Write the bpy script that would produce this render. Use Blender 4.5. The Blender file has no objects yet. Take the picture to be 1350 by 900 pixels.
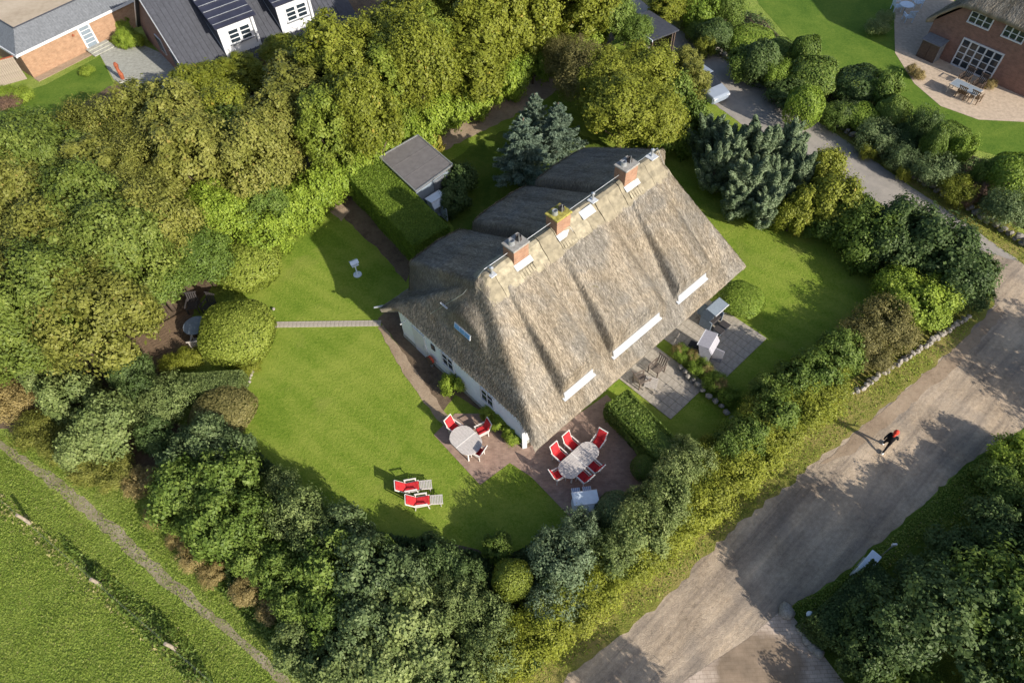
import bpy, bmesh, math, random
import numpy as np
from mathutils import Vector, Matrix

random.seed(7)
RNG = np.random.default_rng(7)
scene = bpy.context.scene
COL = scene.collection
rad = math.radians

# ------------------------------------------------------------------ camera
FPX, CAM_H = 900.0, 30.0
_d = Vector(((704.0 - 675) / FPX, -(1121.0 - 450) / FPX, -1.0)).normalized()   # straight down, seen from the drone
_z = -_d
_f = Vector((0, 0, -1)); _y = (_f - _z * _f.dot(_z)).normalized(); _x = _y.cross(_z)
RW = Matrix((_x, _y, _z))
cam = bpy.data.objects.new('camera', bpy.data.cameras.new('camera'))
COL.objects.link(cam)
cam.matrix_world = Matrix.Translation((0, 0, CAM_H)) @ RW.to_4x4()
cam.data.sensor_width = 36.0; cam.data.lens = 24.0
cam.data.clip_start = 0.5; cam.data.clip_end = 2000
scene.camera = cam

# ------------------------------------------------------------------ light
SUN_EL, SUN_AZ = rad(26.2), rad(180 - 44.5)      # azimuth clockwise from +Y
world = bpy.data.worlds.new('World'); scene.world = world; world.use_nodes = True
wn = world.node_tree.nodes; wl = world.node_tree.links
sky = wn.new('ShaderNodeTexSky'); sky.sky_type = 'NISHITA'; sky.sun_disc = False
sky.sun_elevation = SUN_EL; sky.sun_rotation = SUN_AZ; sky.air_density = 0.8; sky.dust_density = 1.6
bg = wn['Background']; bg.inputs['Strength'].default_value = 0.13
wl.new(sky.outputs[0], bg.inputs['Color'])
sd = bpy.data.lights.new('sun', 'SUN'); sd.energy = 5.0; sd.angle = rad(0.5); sd.color = (1.0, 0.93, 0.82)
sun = bpy.data.objects.new('sun', sd); COL.objects.link(sun)
sv = Vector((math.sin(SUN_AZ) * math.cos(SUN_EL), math.cos(SUN_AZ) * math.cos(SUN_EL), math.sin(SUN_EL)))
sun.rotation_euler = (-sv).to_track_quat('-Z', 'Y').to_euler(); sun.location = sv * 60
vs = scene.view_settings
vs.view_transform = 'Standard'; vs.look = 'None'; vs.gamma = 1.0; vs.exposure = 0.52
vs.use_curve_mapping = False
scene.render.engine = 'CYCLES'

# ------------------------------------------------------------------ helpers
def G(px, py, z=0.0):
    "world point at height z on the survey photo's grid"
    c = Vector(((px - 675) / FPX, -(py - 450) / FPX, -1.0)); w = RW @ c
    t = (z - CAM_H) / w.z
    return Vector((w.x * t, w.y * t, z))
def px_scale(p):
    c = RW.transposed() @ (Vector(p) - Vector((0, 0, CAM_H)))
    return FPX / -c.z

def tag(o, label=None, cat=None, group=None, kind=None):
    if label: o['label'] = label
    if cat: o['category'] = cat
    if group: o['group'] = group
    if kind: o['kind'] = kind
    return o
def thing(name, label, cat, loc=(0, 0, 0), rz=0.0, group=None):
    o = bpy.data.objects.new(name, None); COL.objects.link(o)
    o.empty_display_size = 0.2
    o.location = loc; o.rotation_euler = (0, 0, rz)
    return tag(o, label, cat, group)
def link(name, me, mat=None, parent=None, loc=None, rz=None):
    o = bpy.data.objects.new(name, me); COL.objects.link(o)
    if mat is not None:
        if len(me.materials) == 0: me.materials.append(mat)
        elif me.materials[0] != mat:
            o.material_slots[0].link = 'OBJECT'; o.material_slots[0].material = mat
    if parent is not None: o.parent = parent
    if loc is not None: o.location = loc
    if rz is not None: o.rotation_euler = (0, 0, rz)
    return o

class MB:
    def __init__(s): s.v = []; s.f = []
    def quad(s, a, b, c, d):
        n = len(s.v); s.v += [tuple(a), tuple(b), tuple(c), tuple(d)]; s.f.append((n, n+1, n+2, n+3)); return s
    def poly(s, pts):
        n = len(s.v); s.v += [tuple(p) for p in pts]; s.f.append(tuple(range(n, n+len(pts)))); return s
    def box(s, c, d, rz=0.0, M=None):
        n = len(s.v); cx, cy, cz = c; hx, hy, hz = d[0]/2, d[1]/2, d[2]/2
        ca, sa = math.cos(rz), math.sin(rz)
        for dz in (-hz, hz):
            for dx, dy in ((-hx, -hy), (hx, -hy), (hx, hy), (-hx, hy)):
                p = Vector((cx+dx*ca-dy*sa, cy+dx*sa+dy*ca, cz+dz))
                if M is not None:
                    p = M @ Vector((dx, dy, dz)) + Vector(c)
                s.v.append(tuple(p))
        s.f += [(n, n+3, n+2, n+1), (n+4, n+5, n+6, n+7)]
        for i in range(4):
            j = (i+1) % 4; s.f.append((n+i, n+j, n+4+j, n+4+i))
        return s
    def bar(s, a, b, w, h):
        "a box-section bar from a to b"
        a, b = Vector(a), Vector(b); d = b-a; L = d.length; d.normalize()
        up = Vector((0, 0, 1)) if abs(d.z) < .95 else Vector((0, 1, 0))
        x = d.cross(up).normalized(); y = x.cross(d).normalized()
        M = Matrix((x, d, y)).transposed()
        return s.box((a+b)/2, (w, L, h), M=M)
    def prism(s, pts, z0, z1):
        n = len(s.v); k = len(pts)
        ar = sum(pts[i][0]*pts[(i+1) % k][1]-pts[(i+1) % k][0]*pts[i][1] for i in range(k))
        if ar < 0: pts = pts[::-1]
        s.v += [(p[0], p[1], z0) for p in pts] + [(p[0], p[1], z1) for p in pts]
        s.f.append(tuple(range(n+k-1, n-1, -1))); s.f.append(tuple(range(n+k, n+2*k)))
        for i in range(k):
            j = (i+1) % k; s.f.append((n+i, n+j, n+k+j, n+k+i))
        return s
    def tube(s, pts, rs, seg=8, cap=True):
        pts = [Vector(p) for p in pts]
        if not hasattr(rs, '__len__'): rs = [rs]*len(pts)
        n0 = len(s.v); prev = None
        for i, p in enumerate(pts):
            d = (pts[min(i+1, len(pts)-1)]-pts[max(i-1, 0)]).normalized()
            up = Vector((0, 0, 1)) if abs(d.z) < .9 else Vector((1, 0, 0))
            x = d.cross(up).normalized(); y = d.cross(x).normalized()
            for k in range(seg):
                a = 2*math.pi*k/seg
                s.v.append(tuple(p+(x*math.cos(a)+y*math.sin(a))*rs[i]))
        for i in range(len(pts)-1):
            for k in range(seg):
                a = n0+i*seg+k; b = n0+i*seg+(k+1) % seg
                s.f.append((a, b, b+seg, a+seg))
        if cap:
            s.f.append(tuple(range(n0+seg-1, n0-1, -1))); e = n0+(len(pts)-1)*seg
            s.f.append(tuple(range(e, e+seg)))
        return s
    def lathe(s, c, prof, seg=16):
        n0 = len(s.v)
        for r, z in prof:
            for k in range(seg):
                a = 2*math.pi*k/seg; s.v.append((c[0]+r*math.cos(a), c[1]+r*math.sin(a), c[2]+z))
        for i in range(len(prof)-1):
            for k in range(seg):
                a = n0+i*seg+k; b = n0+i*seg+(k+1) % seg; s.f.append((a, b, b+seg, a+seg))
        s.f.append(tuple(range(n0+seg-1, n0-1, -1))); e = n0+(len(prof)-1)*seg
        s.f.append(tuple(range(e, e+seg)))
        return s
    def mesh(s, name='m', smooth=False, bevel=0.0):
        me = bpy.data.meshes.new(name); me.from_pydata(s.v, [], s.f)
        bm = bmesh.new(); bm.from_mesh(me)
        bmesh.ops.recalc_face_normals(bm, faces=bm.faces)
        if bevel: bmesh.ops.bevel(bm, geom=list(bm.edges), offset=bevel, segments=1, affect='EDGES', profile=.6, clamp_overlap=True)
        bm.to_mesh(me); bm.free()
        if smooth: me.shade_smooth()
        return me
    def build(s, name, mat, parent=None, smooth=False, bevel=0.0):
        return link(name, s.mesh(name, smooth, bevel), mat, parent)

# ------------------------------------------------------------------ materials
def new_mat(name, rough=.8, spec=.3):
    m = bpy.data.materials.new(name); m.use_nodes = True
    b = m.node_tree.nodes['Principled BSDF']; b.inputs['Roughness'].default_value = rough
    b.inputs['Specular IOR Level'].default_value = spec
    return m, m.node_tree.nodes, m.node_tree.links, b
def noise(n, l, scale, detail=4, vec=None, rough=.6, dist=0.0):
    t = n.new('ShaderNodeTexNoise'); t.inputs['Scale'].default_value = scale; t.inputs['Detail'].default_value = detail
    t.inputs['Roughness'].default_value = rough; t.inputs['Distortion'].default_value = dist
    if vec is not None: l.new(vec, t.inputs['Vector'])
    return t
def ramp(n, l, fac, stops):
    r = n.new('ShaderNodeValToRGB'); e = r.color_ramp.elements
    while len(e) < len(stops): e.new(.5)
    for i, (p, c) in enumerate(stops):
        e[i].position = p; e[i].color = (*c, 1) if len(c) == 3 else c
    l.new(fac, r.inputs[0]); return r
def mix(n, l, fac, a, b, mode='MIX'):
    m = n.new('ShaderNodeMix'); m.data_type = 'RGBA'; m.blend_type = mode
    for sock, v in ((m.inputs[0], fac), (m.inputs[6], a), (m.inputs[7], b)):
        if hasattr(v, 'is_linked'): l.new(v, sock)
        elif isinstance(v, (int, float)): sock.default_value = v
        else: sock.default_value = (*v, 1)
    return m.outputs[2]
def bump(n, l, b, h, strength=.5, dist=.02):
    k = n.new('ShaderNodeBump'); k.inputs['Strength'].default_value = strength; k.inputs['Distance'].default_value = dist
    l.new(h, k.inputs['Height']); l.new(k.outputs[0], b.inputs['Normal'])
def geo_pos(n):
    return n.new('ShaderNodeNewGeometry').outputs['Position']
def obj_pos(n):
    return n.new('ShaderNodeTexCoord').outputs['Object']
def rgb(h):
    def f(c): c /= 255; return c/12.92 if c <= .04045 else ((c+.055)/1.055)**2.4
    return tuple(f(int(h[i:i+2], 16)) for i in (0, 2, 4))

def plain(name, c, rough=.6, spec=.3, var=.12, scale=9., metal=0., bmp=0.):
    m, n, l, b = new_mat(name, rough, spec); b.inputs['Metallic'].default_value = metal
    t = noise(n, l, scale, 5, obj_pos(n))
    lo = tuple(x*(1-var) for x in c); hi = tuple(min(1, x*(1+var)) for x in c)
    r = ramp(n, l, t.outputs['Fac'], [(.3, lo), (.7, hi)])
    l.new(r.outputs[0], b.inputs['Base Color'])
    if bmp: bump(n, l, b, t.outputs['Fac'], bmp, .01)
    return m

def ground_mat(name, stops, s1=.35, s2=2.6, s3=18., tint=None, bmp=.5, bd=.03, stripes=None, rough=.95, streak=None):
    m, n, l, b = new_mat(name, rough, .1)
    p = geo_pos(n)
    a = noise(n, l, s1, 4, p, .6, .4); c = noise(n, l, s2, 5, p, .65); d = noise(n, l, s3, 3, p, .6)
    ad = n.new('ShaderNodeMath'); ad.operation = 'MULTIPLY_ADD'; l.new(a.outputs['Fac'], ad.inputs[0]); ad.inputs[1].default_value = .45
    m1 = n.new('ShaderNodeMath'); m1.operation = 'MULTIPLY_ADD'; l.new(c.outputs['Fac'], m1.inputs[0]); m1.inputs[1].default_value = .35
    m2 = n.new('ShaderNodeMath'); m2.operation = 'MULTIPLY'; l.new(d.outputs['Fac'], m2.inputs[0]); m2.inputs[1].default_value = .3
    l.new(m2.outputs[0], m1.inputs[2]); l.new(m1.outputs[0], ad.inputs[2])
    fac = ad.outputs[0]
    if stripes:
        mp = n.new('ShaderNodeMapping'); mp.inputs['Rotation'].default_value = (0, 0, stripes[0]); l.new(p, mp.inputs[0])
        wv = n.new('ShaderNodeTexWave'); wv.inputs['Scale'].default_value = stripes[1]; wv.inputs['Distortion'].default_value = 2.5
        wv.inputs['Detail'].default_value = 3; wv.inputs['Detail Scale'].default_value = .6
        l.new(mp.outputs[0], wv.inputs[0])
        k = n.new('ShaderNodeMath'); k.operation = 'MULTIPLY_ADD'; l.new(wv.outputs['Fac'], k.inputs[0]); k.inputs[1].default_value = stripes[2]
        l.new(fac, k.inputs[2]); fac = k.outputs[0]
    r = ramp(n, l, fac, stops)
    out = r.outputs[0]
    if tint:
        t = noise(n, l, tint[1], 3, p, .5, .6); tr = ramp(n, l, t.outputs['Fac'], [(tint[2], (0, 0, 0)), (tint[3], (1, 1, 1))])
        out = mix(n, l, tr.outputs[0], out, tint[0])
    if streak:                                   # wheel tracks and drag marks along the way
        m0 = n.new('ShaderNodeMapping'); m0.inputs['Rotation'].default_value = (0, 0, -streak); l.new(p, m0.inputs[0])
        mp = n.new('ShaderNodeMapping'); mp.inputs['Scale'].default_value = (.07, 1.0, 1.); l.new(m0.outputs[0], mp.inputs[0])
        sn = noise(n, l, 1.0, 5, mp.outputs[0], .7, .25)
        sr = ramp(n, l, sn.outputs['Fac'], [(.36, (.62, .62, .64)), (.5, (.98, .97, .95)), (.64, (1.25, 1.2, 1.12))])
        out = mix(n, l, 1.0, out, sr.outputs[0], 'MULTIPLY')
    l.new(out, b.inputs['Base Color'])
    sm = n.new('ShaderNodeMath'); sm.operation = 'ADD'; l.new(c.outputs['Fac'], sm.inputs[0]); l.new(d.outputs['Fac'], sm.inputs[1])
    bump(n, l, b, sm.outputs[0], bmp, bd)
    return m

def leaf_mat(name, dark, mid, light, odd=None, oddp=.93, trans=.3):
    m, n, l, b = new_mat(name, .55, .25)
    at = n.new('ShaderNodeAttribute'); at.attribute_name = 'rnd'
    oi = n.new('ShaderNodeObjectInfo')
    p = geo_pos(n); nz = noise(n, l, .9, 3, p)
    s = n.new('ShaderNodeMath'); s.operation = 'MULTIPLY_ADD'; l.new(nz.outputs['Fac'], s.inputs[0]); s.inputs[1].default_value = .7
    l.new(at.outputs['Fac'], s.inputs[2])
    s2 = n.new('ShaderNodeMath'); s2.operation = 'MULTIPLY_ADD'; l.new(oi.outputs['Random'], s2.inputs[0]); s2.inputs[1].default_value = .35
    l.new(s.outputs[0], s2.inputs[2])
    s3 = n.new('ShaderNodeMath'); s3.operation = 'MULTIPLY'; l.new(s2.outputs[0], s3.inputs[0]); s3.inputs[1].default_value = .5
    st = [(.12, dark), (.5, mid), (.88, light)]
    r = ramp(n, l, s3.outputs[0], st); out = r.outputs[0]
    if odd:
        g = n.new('ShaderNodeMath'); g.operation = 'GREATER_THAN'; l.new(at.outputs['Fac'], g.inputs[0]); g.inputs[1].default_value = oddp
        out = mix(n, l, g.outputs[0], out, odd)
    l.new(out, b.inputs['Base Color'])
    tr = n.new('ShaderNodeBsdfTranslucent'); l.new(out, tr.inputs['Color'])
    mx = n.new('ShaderNodeMixShader'); mx.inputs[0].default_value = trans
    l.new(b.outputs[0], mx.inputs[1]); l.new(tr.outputs[0], mx.inputs[2])
    l.new(mx.outputs[0], n['Material Output'].inputs['Surface'])
    return m

def brick_mat(name, c1, c2, mortar, bw=.22, bh=.075, rough=.85, upright=True):
    m, n, l, b = new_mat(name, rough, .2)
    tc = obj_pos(n)
    if upright:                                  # courses run round the walls
        sp = n.new('ShaderNodeSeparateXYZ'); l.new(tc, sp.inputs[0])
        ad = n.new('ShaderNodeMath'); ad.operation = 'ADD'; l.new(sp.outputs[0], ad.inputs[0]); l.new(sp.outputs[1], ad.inputs[1])
        cb = n.new('ShaderNodeCombineXYZ'); l.new(ad.outputs[0], cb.inputs[0]); l.new(sp.outputs[2], cb.inputs[1]); tc = cb.outputs[0]
    t = n.new('ShaderNodeTexBrick'); t.inputs['Scale'].default_value = 1.0
    t.inputs['Brick Width'].default_value = bw; t.inputs['Row Height'].default_value = bh; t.inputs['Mortar Size'].default_value = .008
    t.inputs['Color1'].default_value = (*c1, 1); t.inputs['Color2'].default_value = (*c2, 1); t.inputs['Mortar'].default_value = (*mortar, 1)
    l.new(tc, t.inputs['Vector'])
    nz = noise(n, l, 3.0, 4, tc)
    out = mix(n, l, .35, t.outputs['Color'], ramp(n, l, nz.outputs['Fac'], [(.3, tuple(x*.55 for x in c1)), (.7, tuple(min(1, x*1.3) for x in c2))]).outputs[0])
    l.new(out, b.inputs['Base Color'])
    return m, t, n, l

M = {}
M['lawn'] = ground_mat('lawn_grass', [(.34, (.068, .128, .012)), (.5, (.138, .21, .022)), (.65, (.235, .285, .046))], .3, 6.0, 15., stripes=(rad(-52), .3, .035), bmp=.8, bd=.04, tint=((.22, .25, .05), .45, .58, .85))
M['meadow'] = ground_mat('meadow_grass', [(.36, (.105, .17, .024)), (.52, (.195, .265, .045)), (.68, (.3, .34, .085))], .22, 1.6, 11., bmp=1.0, bd=.1)
M['lawn2'] = ground_mat('neighbour_lawn', [(.35, (.04, .085, .012)), (.5, (.08, .145, .018)), (.66, (.14, .2, .03))], .4, 5.0, 16., bmp=.8)
M['soil'] = ground_mat('soil', [(.36, (.055, .04, .028)), (.52, (.13, .095, .065)), (.7, (.2, .15, .1))], .8, 4., 20., bmp=.8)
M['sand'] = ground_mat('sandy_soil', [(.36, (.17, .125, .085)), (.52, (.3, .225, .155)), (.7, (.4, .31, .22))], .6, 4., 25., bmp=.6)
M['road'] = ground_mat('gravel_road', [(.36, (.19, .148, .108)), (.5, (.35, .28, .207)), (.66, (.53, .43, .325))], .35, 5.5, 26., tint=((.23, .205, .18), .3, .5, .8), bmp=1., bd=.025, streak=rad(40))
M['lane'] = ground_mat('lane_gravel', [(.34, (.2, .185, .16)), (.52, (.29, .265, .235)), (.7, (.37, .335, .29))], .35, 2., 34., bmp=.5, bd=.012)
M['verge'] = ground_mat('verge_grass', [(.36, (.1, .13, .02)), (.52, (.2, .2, .045)), (.68, (.3, .24, .09))], .5, 3., 16., bmp=.9, bd=.05)
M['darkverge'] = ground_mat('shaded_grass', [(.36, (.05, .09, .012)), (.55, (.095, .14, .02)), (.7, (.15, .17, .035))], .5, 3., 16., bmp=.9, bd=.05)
M['track'] = ground_mat('trodden_track', [(.36, (.13, .14, .05)), (.52, (.24, .205, .13)), (.7, (.36, .31, .23))], .8, 3., 20., bmp=.5)
M['white'] = plain('white_paint', (.6, .61, .63), .5, .4, .04)
M['dormerwhite'] = plain('weathered_white_board', (.37, .38, .39), .7, .3, .12, 5.)
M['plaster'] = plain('white_plaster', (.74, .77, .8), .85, .2, .05, 3.)
M['glass'] = plain('window_glass', (.02, .03, .04), .08, .6, .3, 2.)
M['bluepane'] = plain('sky_blue_pane', (.10, .25, .5), .25, .5, .2, 1.)
M['metal'] = plain('zinc_metal', (.5, .52, .54), .4, .5, .15, 14., .7)
M['lead'] = plain('pale_lead_flashing', (.46, .48, .5), .5, .4, .15, 6.)
M['wood_grey'] = plain('weathered_teak', (.42, .38, .34), .75, .2, .22, 12.)
M['teak'] = plain('brown_weathered_teak', (.17, .135, .11), .8, .2, .3, 10.)
M['wood_dark'] = plain('dark_timber', (.09, .065, .05), .8, .2, .3, 8.)
M['fence_wood'] = plain('silvered_fence_wood', (.3, .25, .2), .8, .2, .25, 10.)
M['deck_wood'] = plain('brown_deck_wood', (.16, .11, .07), .75, .2, .3, 8.)
M['red'] = plain('red_cushion', (.52, .035, .04), .85, .1, .3, 7., 0, .5)
M['whiteframe'] = plain('white_frame', (.72, .69, .64), .5, .35, .05)
M['tabletop'] = plain('pale_slatted_table', (.52, .48, .45), .6, .3, .12, 10.)
M['slab'] = plain('stone_slab', (.36, .32, .265), .9, .15, .2, 5., 0, .3)
M['slab2'] = plain('light_stone_slab', (.45, .36, .27), .9, .15, .2, 4., 0, .3)
M['greyslab'] = plain('grey_paving_slab', (.34, .34, .3), .9, .15, .22, 4., 0, .3)
M['stone'] = plain('field_stone', (.31, .28, .24), .9, .2, .35, 4., 0, .5)
M['stonedark'] = plain('dark_field_stone', (.25, .23, .2), .9, .2, .4, 4., 0, .5)
M['felt'] = plain('roofing_felt', (.155, .145, .145), .9, .15, .15, 3.)
M['gravelroof'] = ground_mat('roof_gravel', [(.36, (.3, .24, .17)), (.52, (.42, .345, .255)), (.7, (.5, .42, .32))], .3, 3., 60., bmp=.5, bd=.01)
M['slate'] = plain('dark_slate_tiles', (.05, .053, .065), .55, .4, .25, 5.)
M['greytile'] = plain('grey_concrete_tiles', (.14, .15, .165), .6, .3, .25, 6.)
M['solar'] = plain('solar_glass', (.03, .032, .05), .25, .5, .2, 2.)
M['rust'] = plain('rust_red_sculpture', (.3, .09, .045), .8, .2, .35, 6.)
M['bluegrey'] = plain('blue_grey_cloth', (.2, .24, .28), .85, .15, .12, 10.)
M['whiteblue'] = plain('white_blue_plastic', (.62, .7, .78), .5, .4, .06, 6.)
M['lilac'] = plain('lilac_grey_cover', (.34, .33, .36), .8, .2, .1, 10.)
M['wicker'] = plain('dark_wicker', (.05, .045, .045), .7, .3, .4, 40.)
M['carwhite'] = plain('silver_car_paint', (.24, .28, .34), .3, .6, .04, 2.)
M['carglass'] = plain('car_glass', (.015, .018, .022), .1, .6, .1)
M['rubber'] = plain('tyre_rubber', (.02, .02, .02), .8, .2, .1)
M['bark'] = plain('bark', (.12, .09, .065), .9, .1, .35, 6., 0, .6)
M['black'] = plain('black_clothing', (.012, .012, .015), .85, .15, .3, 14.)
M['skin'] = plain('skin', (.55, .33, .24), .6, .3, .06)
M['hair'] = plain('red_hair', (.62, .06, .035), .7, .2, .25, 20.)
M['shoe'] = plain('white_shoe', (.75, .72, .7), .6, .3, .05)
def stripe_mat(name, c1, c2, sc):
    m, n, l, b = new_mat(name, .85, .15); w = n.new('ShaderNodeTexWave'); w.bands_direction = 'Y'; w.inputs['Scale'].default_value = sc
    l.new(obj_pos(n), w.inputs[0]); l.new(ramp(n, l, w.outputs['Fac'], [(.45, c1), (.55, c2)]).outputs[0], b.inputs['Base Color']); return m
M['stripe'] = stripe_mat('blue_white_stripe', (.7, .72, .74), (.25, .38, .6), 3.2)
M['redbody'] = plain('red_enamel', (.42, .06, .03), .5, .3, .2)
M['moss'] = plain('yellow_lichen_top', (.27, .24, .06), .95, .1, .6, 7.)
M['concrete'] = plain('chimney_concrete', (.27, .26, .24), .9, .2, .25, 9.)
M['flower'] = leaf_mat('pink_flower', (.35, .08, .09), (.5, .2, .18), (.6, .35, .3))
bm_, t_, n_, l_ = brick_mat('orange_brick', (.3, .165, .095), (.38, .23, .14), (.32, .26, .2)); M['brick_orange'] = bm_
bm_, t_, n_, l_ = brick_mat('dark_red_brick', (.2, .1, .075), (.28, .15, .11), (.24, .19, .16)); M['brick_dark'] = bm_
bm_, t_, n_, l_ = brick_mat('chimney_brick', (.24, .12, .075), (.34, .19, .12), (.3, .25, .2)); M['brick_chimney'] = bm_
bm_, t_, n_, l_ = brick_mat('terrace_clinker', (.27, .18, .14), (.36, .25, .195), (.24, .19, .15), .2, .1, .85, False); M['terrace'] = bm_
bm_, t_, n_, l_ = brick_mat('apron_paver', (.42, .33, .26), (.55, .45, .36), (.17, .135, .1), .3, .15, .85, False); M['apron'] = bm_
# a dried-up puddle leaves a brown mud stain on the apron
_b = n_['Principled BSDF']; _src = _b.inputs['Base Color'].links[0].from_socket
APRON_NODES = (n_, l_, _b, _src)

LEAF = {}
def L(k, *a, **kw): LEAF[k] = leaf_mat('leaf_'+k, *[tuple(min(.6, c*LEAF_GAIN.get(k, 1.2)) for c in q) for q in a], **kw)
LEAF_GAIN = {'pale': 1.35, 'bluegreen': 1.35, 'green': 1.3, 'deep': 1.35, 'gold': 1.05, 'olive': 1.15, 'lime': 1.4, 'clip': 1.6, 'clipyellow': 1.3}
L('green', (.04, .07, .012), (.095, .145, .024), (.185, .235, .05))
L('deep', (.028, .05, .014), (.06, .095, .026), (.125, .17, .055))
L('olive', (.08, .09, .016), (.17, .18, .034), (.28, .27, .07), odd=(.32, .26, .07))
L('sage', (.06, .09, .045), (.135, .185, .095), (.26, .315, .18))
L('gold', (.09, .11, .012), (.19, .215, .024), (.31, .325, .05), odd=(.38, .3, .05), oddp=.95)
L('lime', (.07, .115, .012), (.16, .22, .024), (.28, .335, .05))
L('bluegreen', (.042, .065, .026), (.095, .135, .05), (.19, .235, .1))
L('blue', (.055, .085, .058), (.125, .175, .12), (.235, .295, .21))
L('pale', (.06, .085, .026), (.13, .17, .052), (.24, .275, .1))
L('bgreen', (.048, .078, .013), (.115, .155, .026), (.215, .25, .055))
L('blime', (.065, .098, .012), (.15, .195, .025), (.265, .3, .053))
L('bank', (.085, .105, .011), (.19, .215, .023), (.32, .335, .046))
L('tan', (.15, .115, .04), (.27, .21, .08), (.38, .31, .14))
L('brown', (.085, .08, .025), (.165, .15, .05), (.26, .23, .085))
L('yellow', (.2, .18, .03), (.38, .34, .06), (.5, .45, .12))
L('plum', (.1, .06, .045), (.19, .12, .08), (.27, .19, .12))
L('clip', (.05, .085, .010), (.115, .17, .020), (.19, .24, .04))
L('clipyellow', (.085, .11, .014), (.175, .215, .03), (.27, .3, .06))
L('grass', (.11, .175, .024), (.215, .285, .046), (.33, .365, .09), odd=(.34, .3, .14), oddp=.975, trans=.4)
L('drygrass', (.2, .19, .075), (.32, .29, .12), (.45, .4, .2), trans=.4)

# ------------------------------------------------------------------ leaf geometry
def leaf_mesh(name, P, N, size, aspect=.6, rng=RNG, T=None, rnd=None):
    n = len(P); N = N/np.maximum(np.linalg.norm(N, axis=1, keepdims=True), 1e-6)
    if T is None: T = rng.normal(size=(n, 3))
    T = T-N*(T*N).sum(1, keepdims=True); T /= np.maximum(np.linalg.norm(T, axis=1, keepdims=True), 1e-6)
    B = np.cross(N, T); s = np.asarray(size).reshape(-1, 1)*np.ones((n, 1))
    asp = aspect*rng.uniform(.75, 1.25, (n, 1))
    V = np.empty((n, 4, 3)); V[:, 0] = P-T*s*.5; V[:, 1] = P+B*s*.5*asp+N*s*.08; V[:, 2] = P+T*s*.5; V[:, 3] = P-B*s*.5*asp+N*s*.08
    me = bpy.data.meshes.new(name)
    me.vertices.add(4*n); me.vertices.foreach_set('co', V.reshape(-1).astype(np.float32))
    me.loops.add(4*n); me.loops.foreach_set('vertex_index', np.arange(4*n, dtype=np.int32))
    me.polygons.add(n); me.polygons.foreach_set('loop_start', np.arange(0, 4*n, 4, dtype=np.int32))
    me.update()
    at = me.attributes.new('rnd', 'FLOAT', 'FACE')
    at.data.foreach_set('value', (rng.random(n) if rnd is None else rnd).astype(np.float32))
    me.validate()
    return me
def unit(v): return v/np.maximum(np.linalg.norm(v, axis=-1, keepdims=True), 1e-6)

def crown(name, seed, R=2.6, Rz=3.0, zc=4.2, nb=30, nmini=16, n=15000, leaf=.2, blob=(.28, .46), low=-.35, aspect=.62, fine=.42):
    rng = np.random.default_rng(seed)
    d = unit(rng.normal(size=(nb*4, 3))); d = d[d[:, 2] > low][:nb]
    br = rng.uniform(*blob, size=len(d))*R
    S = np.array([R, R, Rz]); c = d*S*(1-br/R*.8)[:, None]*rng.uniform(.75, 1.08, (len(d), 1))
    # clumps on every bough
    k = rng.integers(0, len(d), nmini*len(d)); md = unit(rng.normal(size=(len(k), 3))+d[k]*.9)
    mc = c[k]+md*br[k, None]*rng.uniform(.7, 1.05, (len(k), 1)); mr = br[k]*fine*rng.uniform(.7, 1.3, len(k))
    q = rng.integers(0, len(k), n)
    P = mc[q]+rng.normal(size=(n, 3))*mr[q, None]*.55
    N = unit(P-c[k[q]])*.8+unit(P)*.35+rng.normal(size=(n, 3))*.42+np.array([0, 0, .3])
    sz = leaf*(.55+.95*rng.random(n)**1.5)
    ni = n//8                                   # leaves further inside
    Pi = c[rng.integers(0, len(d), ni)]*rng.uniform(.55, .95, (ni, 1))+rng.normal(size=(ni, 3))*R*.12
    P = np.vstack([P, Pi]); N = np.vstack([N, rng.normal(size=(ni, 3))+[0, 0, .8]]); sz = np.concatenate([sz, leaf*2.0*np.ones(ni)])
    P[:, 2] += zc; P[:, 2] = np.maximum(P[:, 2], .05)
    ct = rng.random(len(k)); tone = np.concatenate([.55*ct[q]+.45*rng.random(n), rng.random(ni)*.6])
    return leaf_mesh(name, P, N, sz, aspect, rng, None, tone)

def dome(name, seed, R=1., H=1.6, n=9000, leaf=.085, square=2.2, lump=.05, tip=0.):
    "a clipped bush: superellipsoid shell of small leaves over a filled inside"
    rng = np.random.default_rng(seed)
    d = unit(rng.normal(size=(n, 3))); d[:, 2] = np.abs(d[:, 2])*rng.choice([1, 1, 1, -.6], n)
    e = (np.abs(d)**square).sum(1)**(-1/square)
    ph = rng.uniform(0, 6, 6)
    bumpv = 1+lump*(np.sin(d[:, 0]*7+ph[0])+np.sin(d[:, 1]*6+ph[1])+np.sin(d[:, 2]*8+ph[2]))/1.7
    sh = rng.choice([1., .97, .93, .8], n, p=[.4, .3, .2, .1])
    P = d*(e*bumpv*sh)[:, None]*np.array([R, R, H/2])
    P[:, 2] += H/2*1.02; P[:, 2] = np.maximum(P[:, 2], .02)
    N = d/np.array([R, R, H/2])+rng.normal(size=(n, 3))*.38
    return leaf_mesh(name, P, N, leaf*rng.uniform(.6, 1.3, n), .62, rng)

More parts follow.
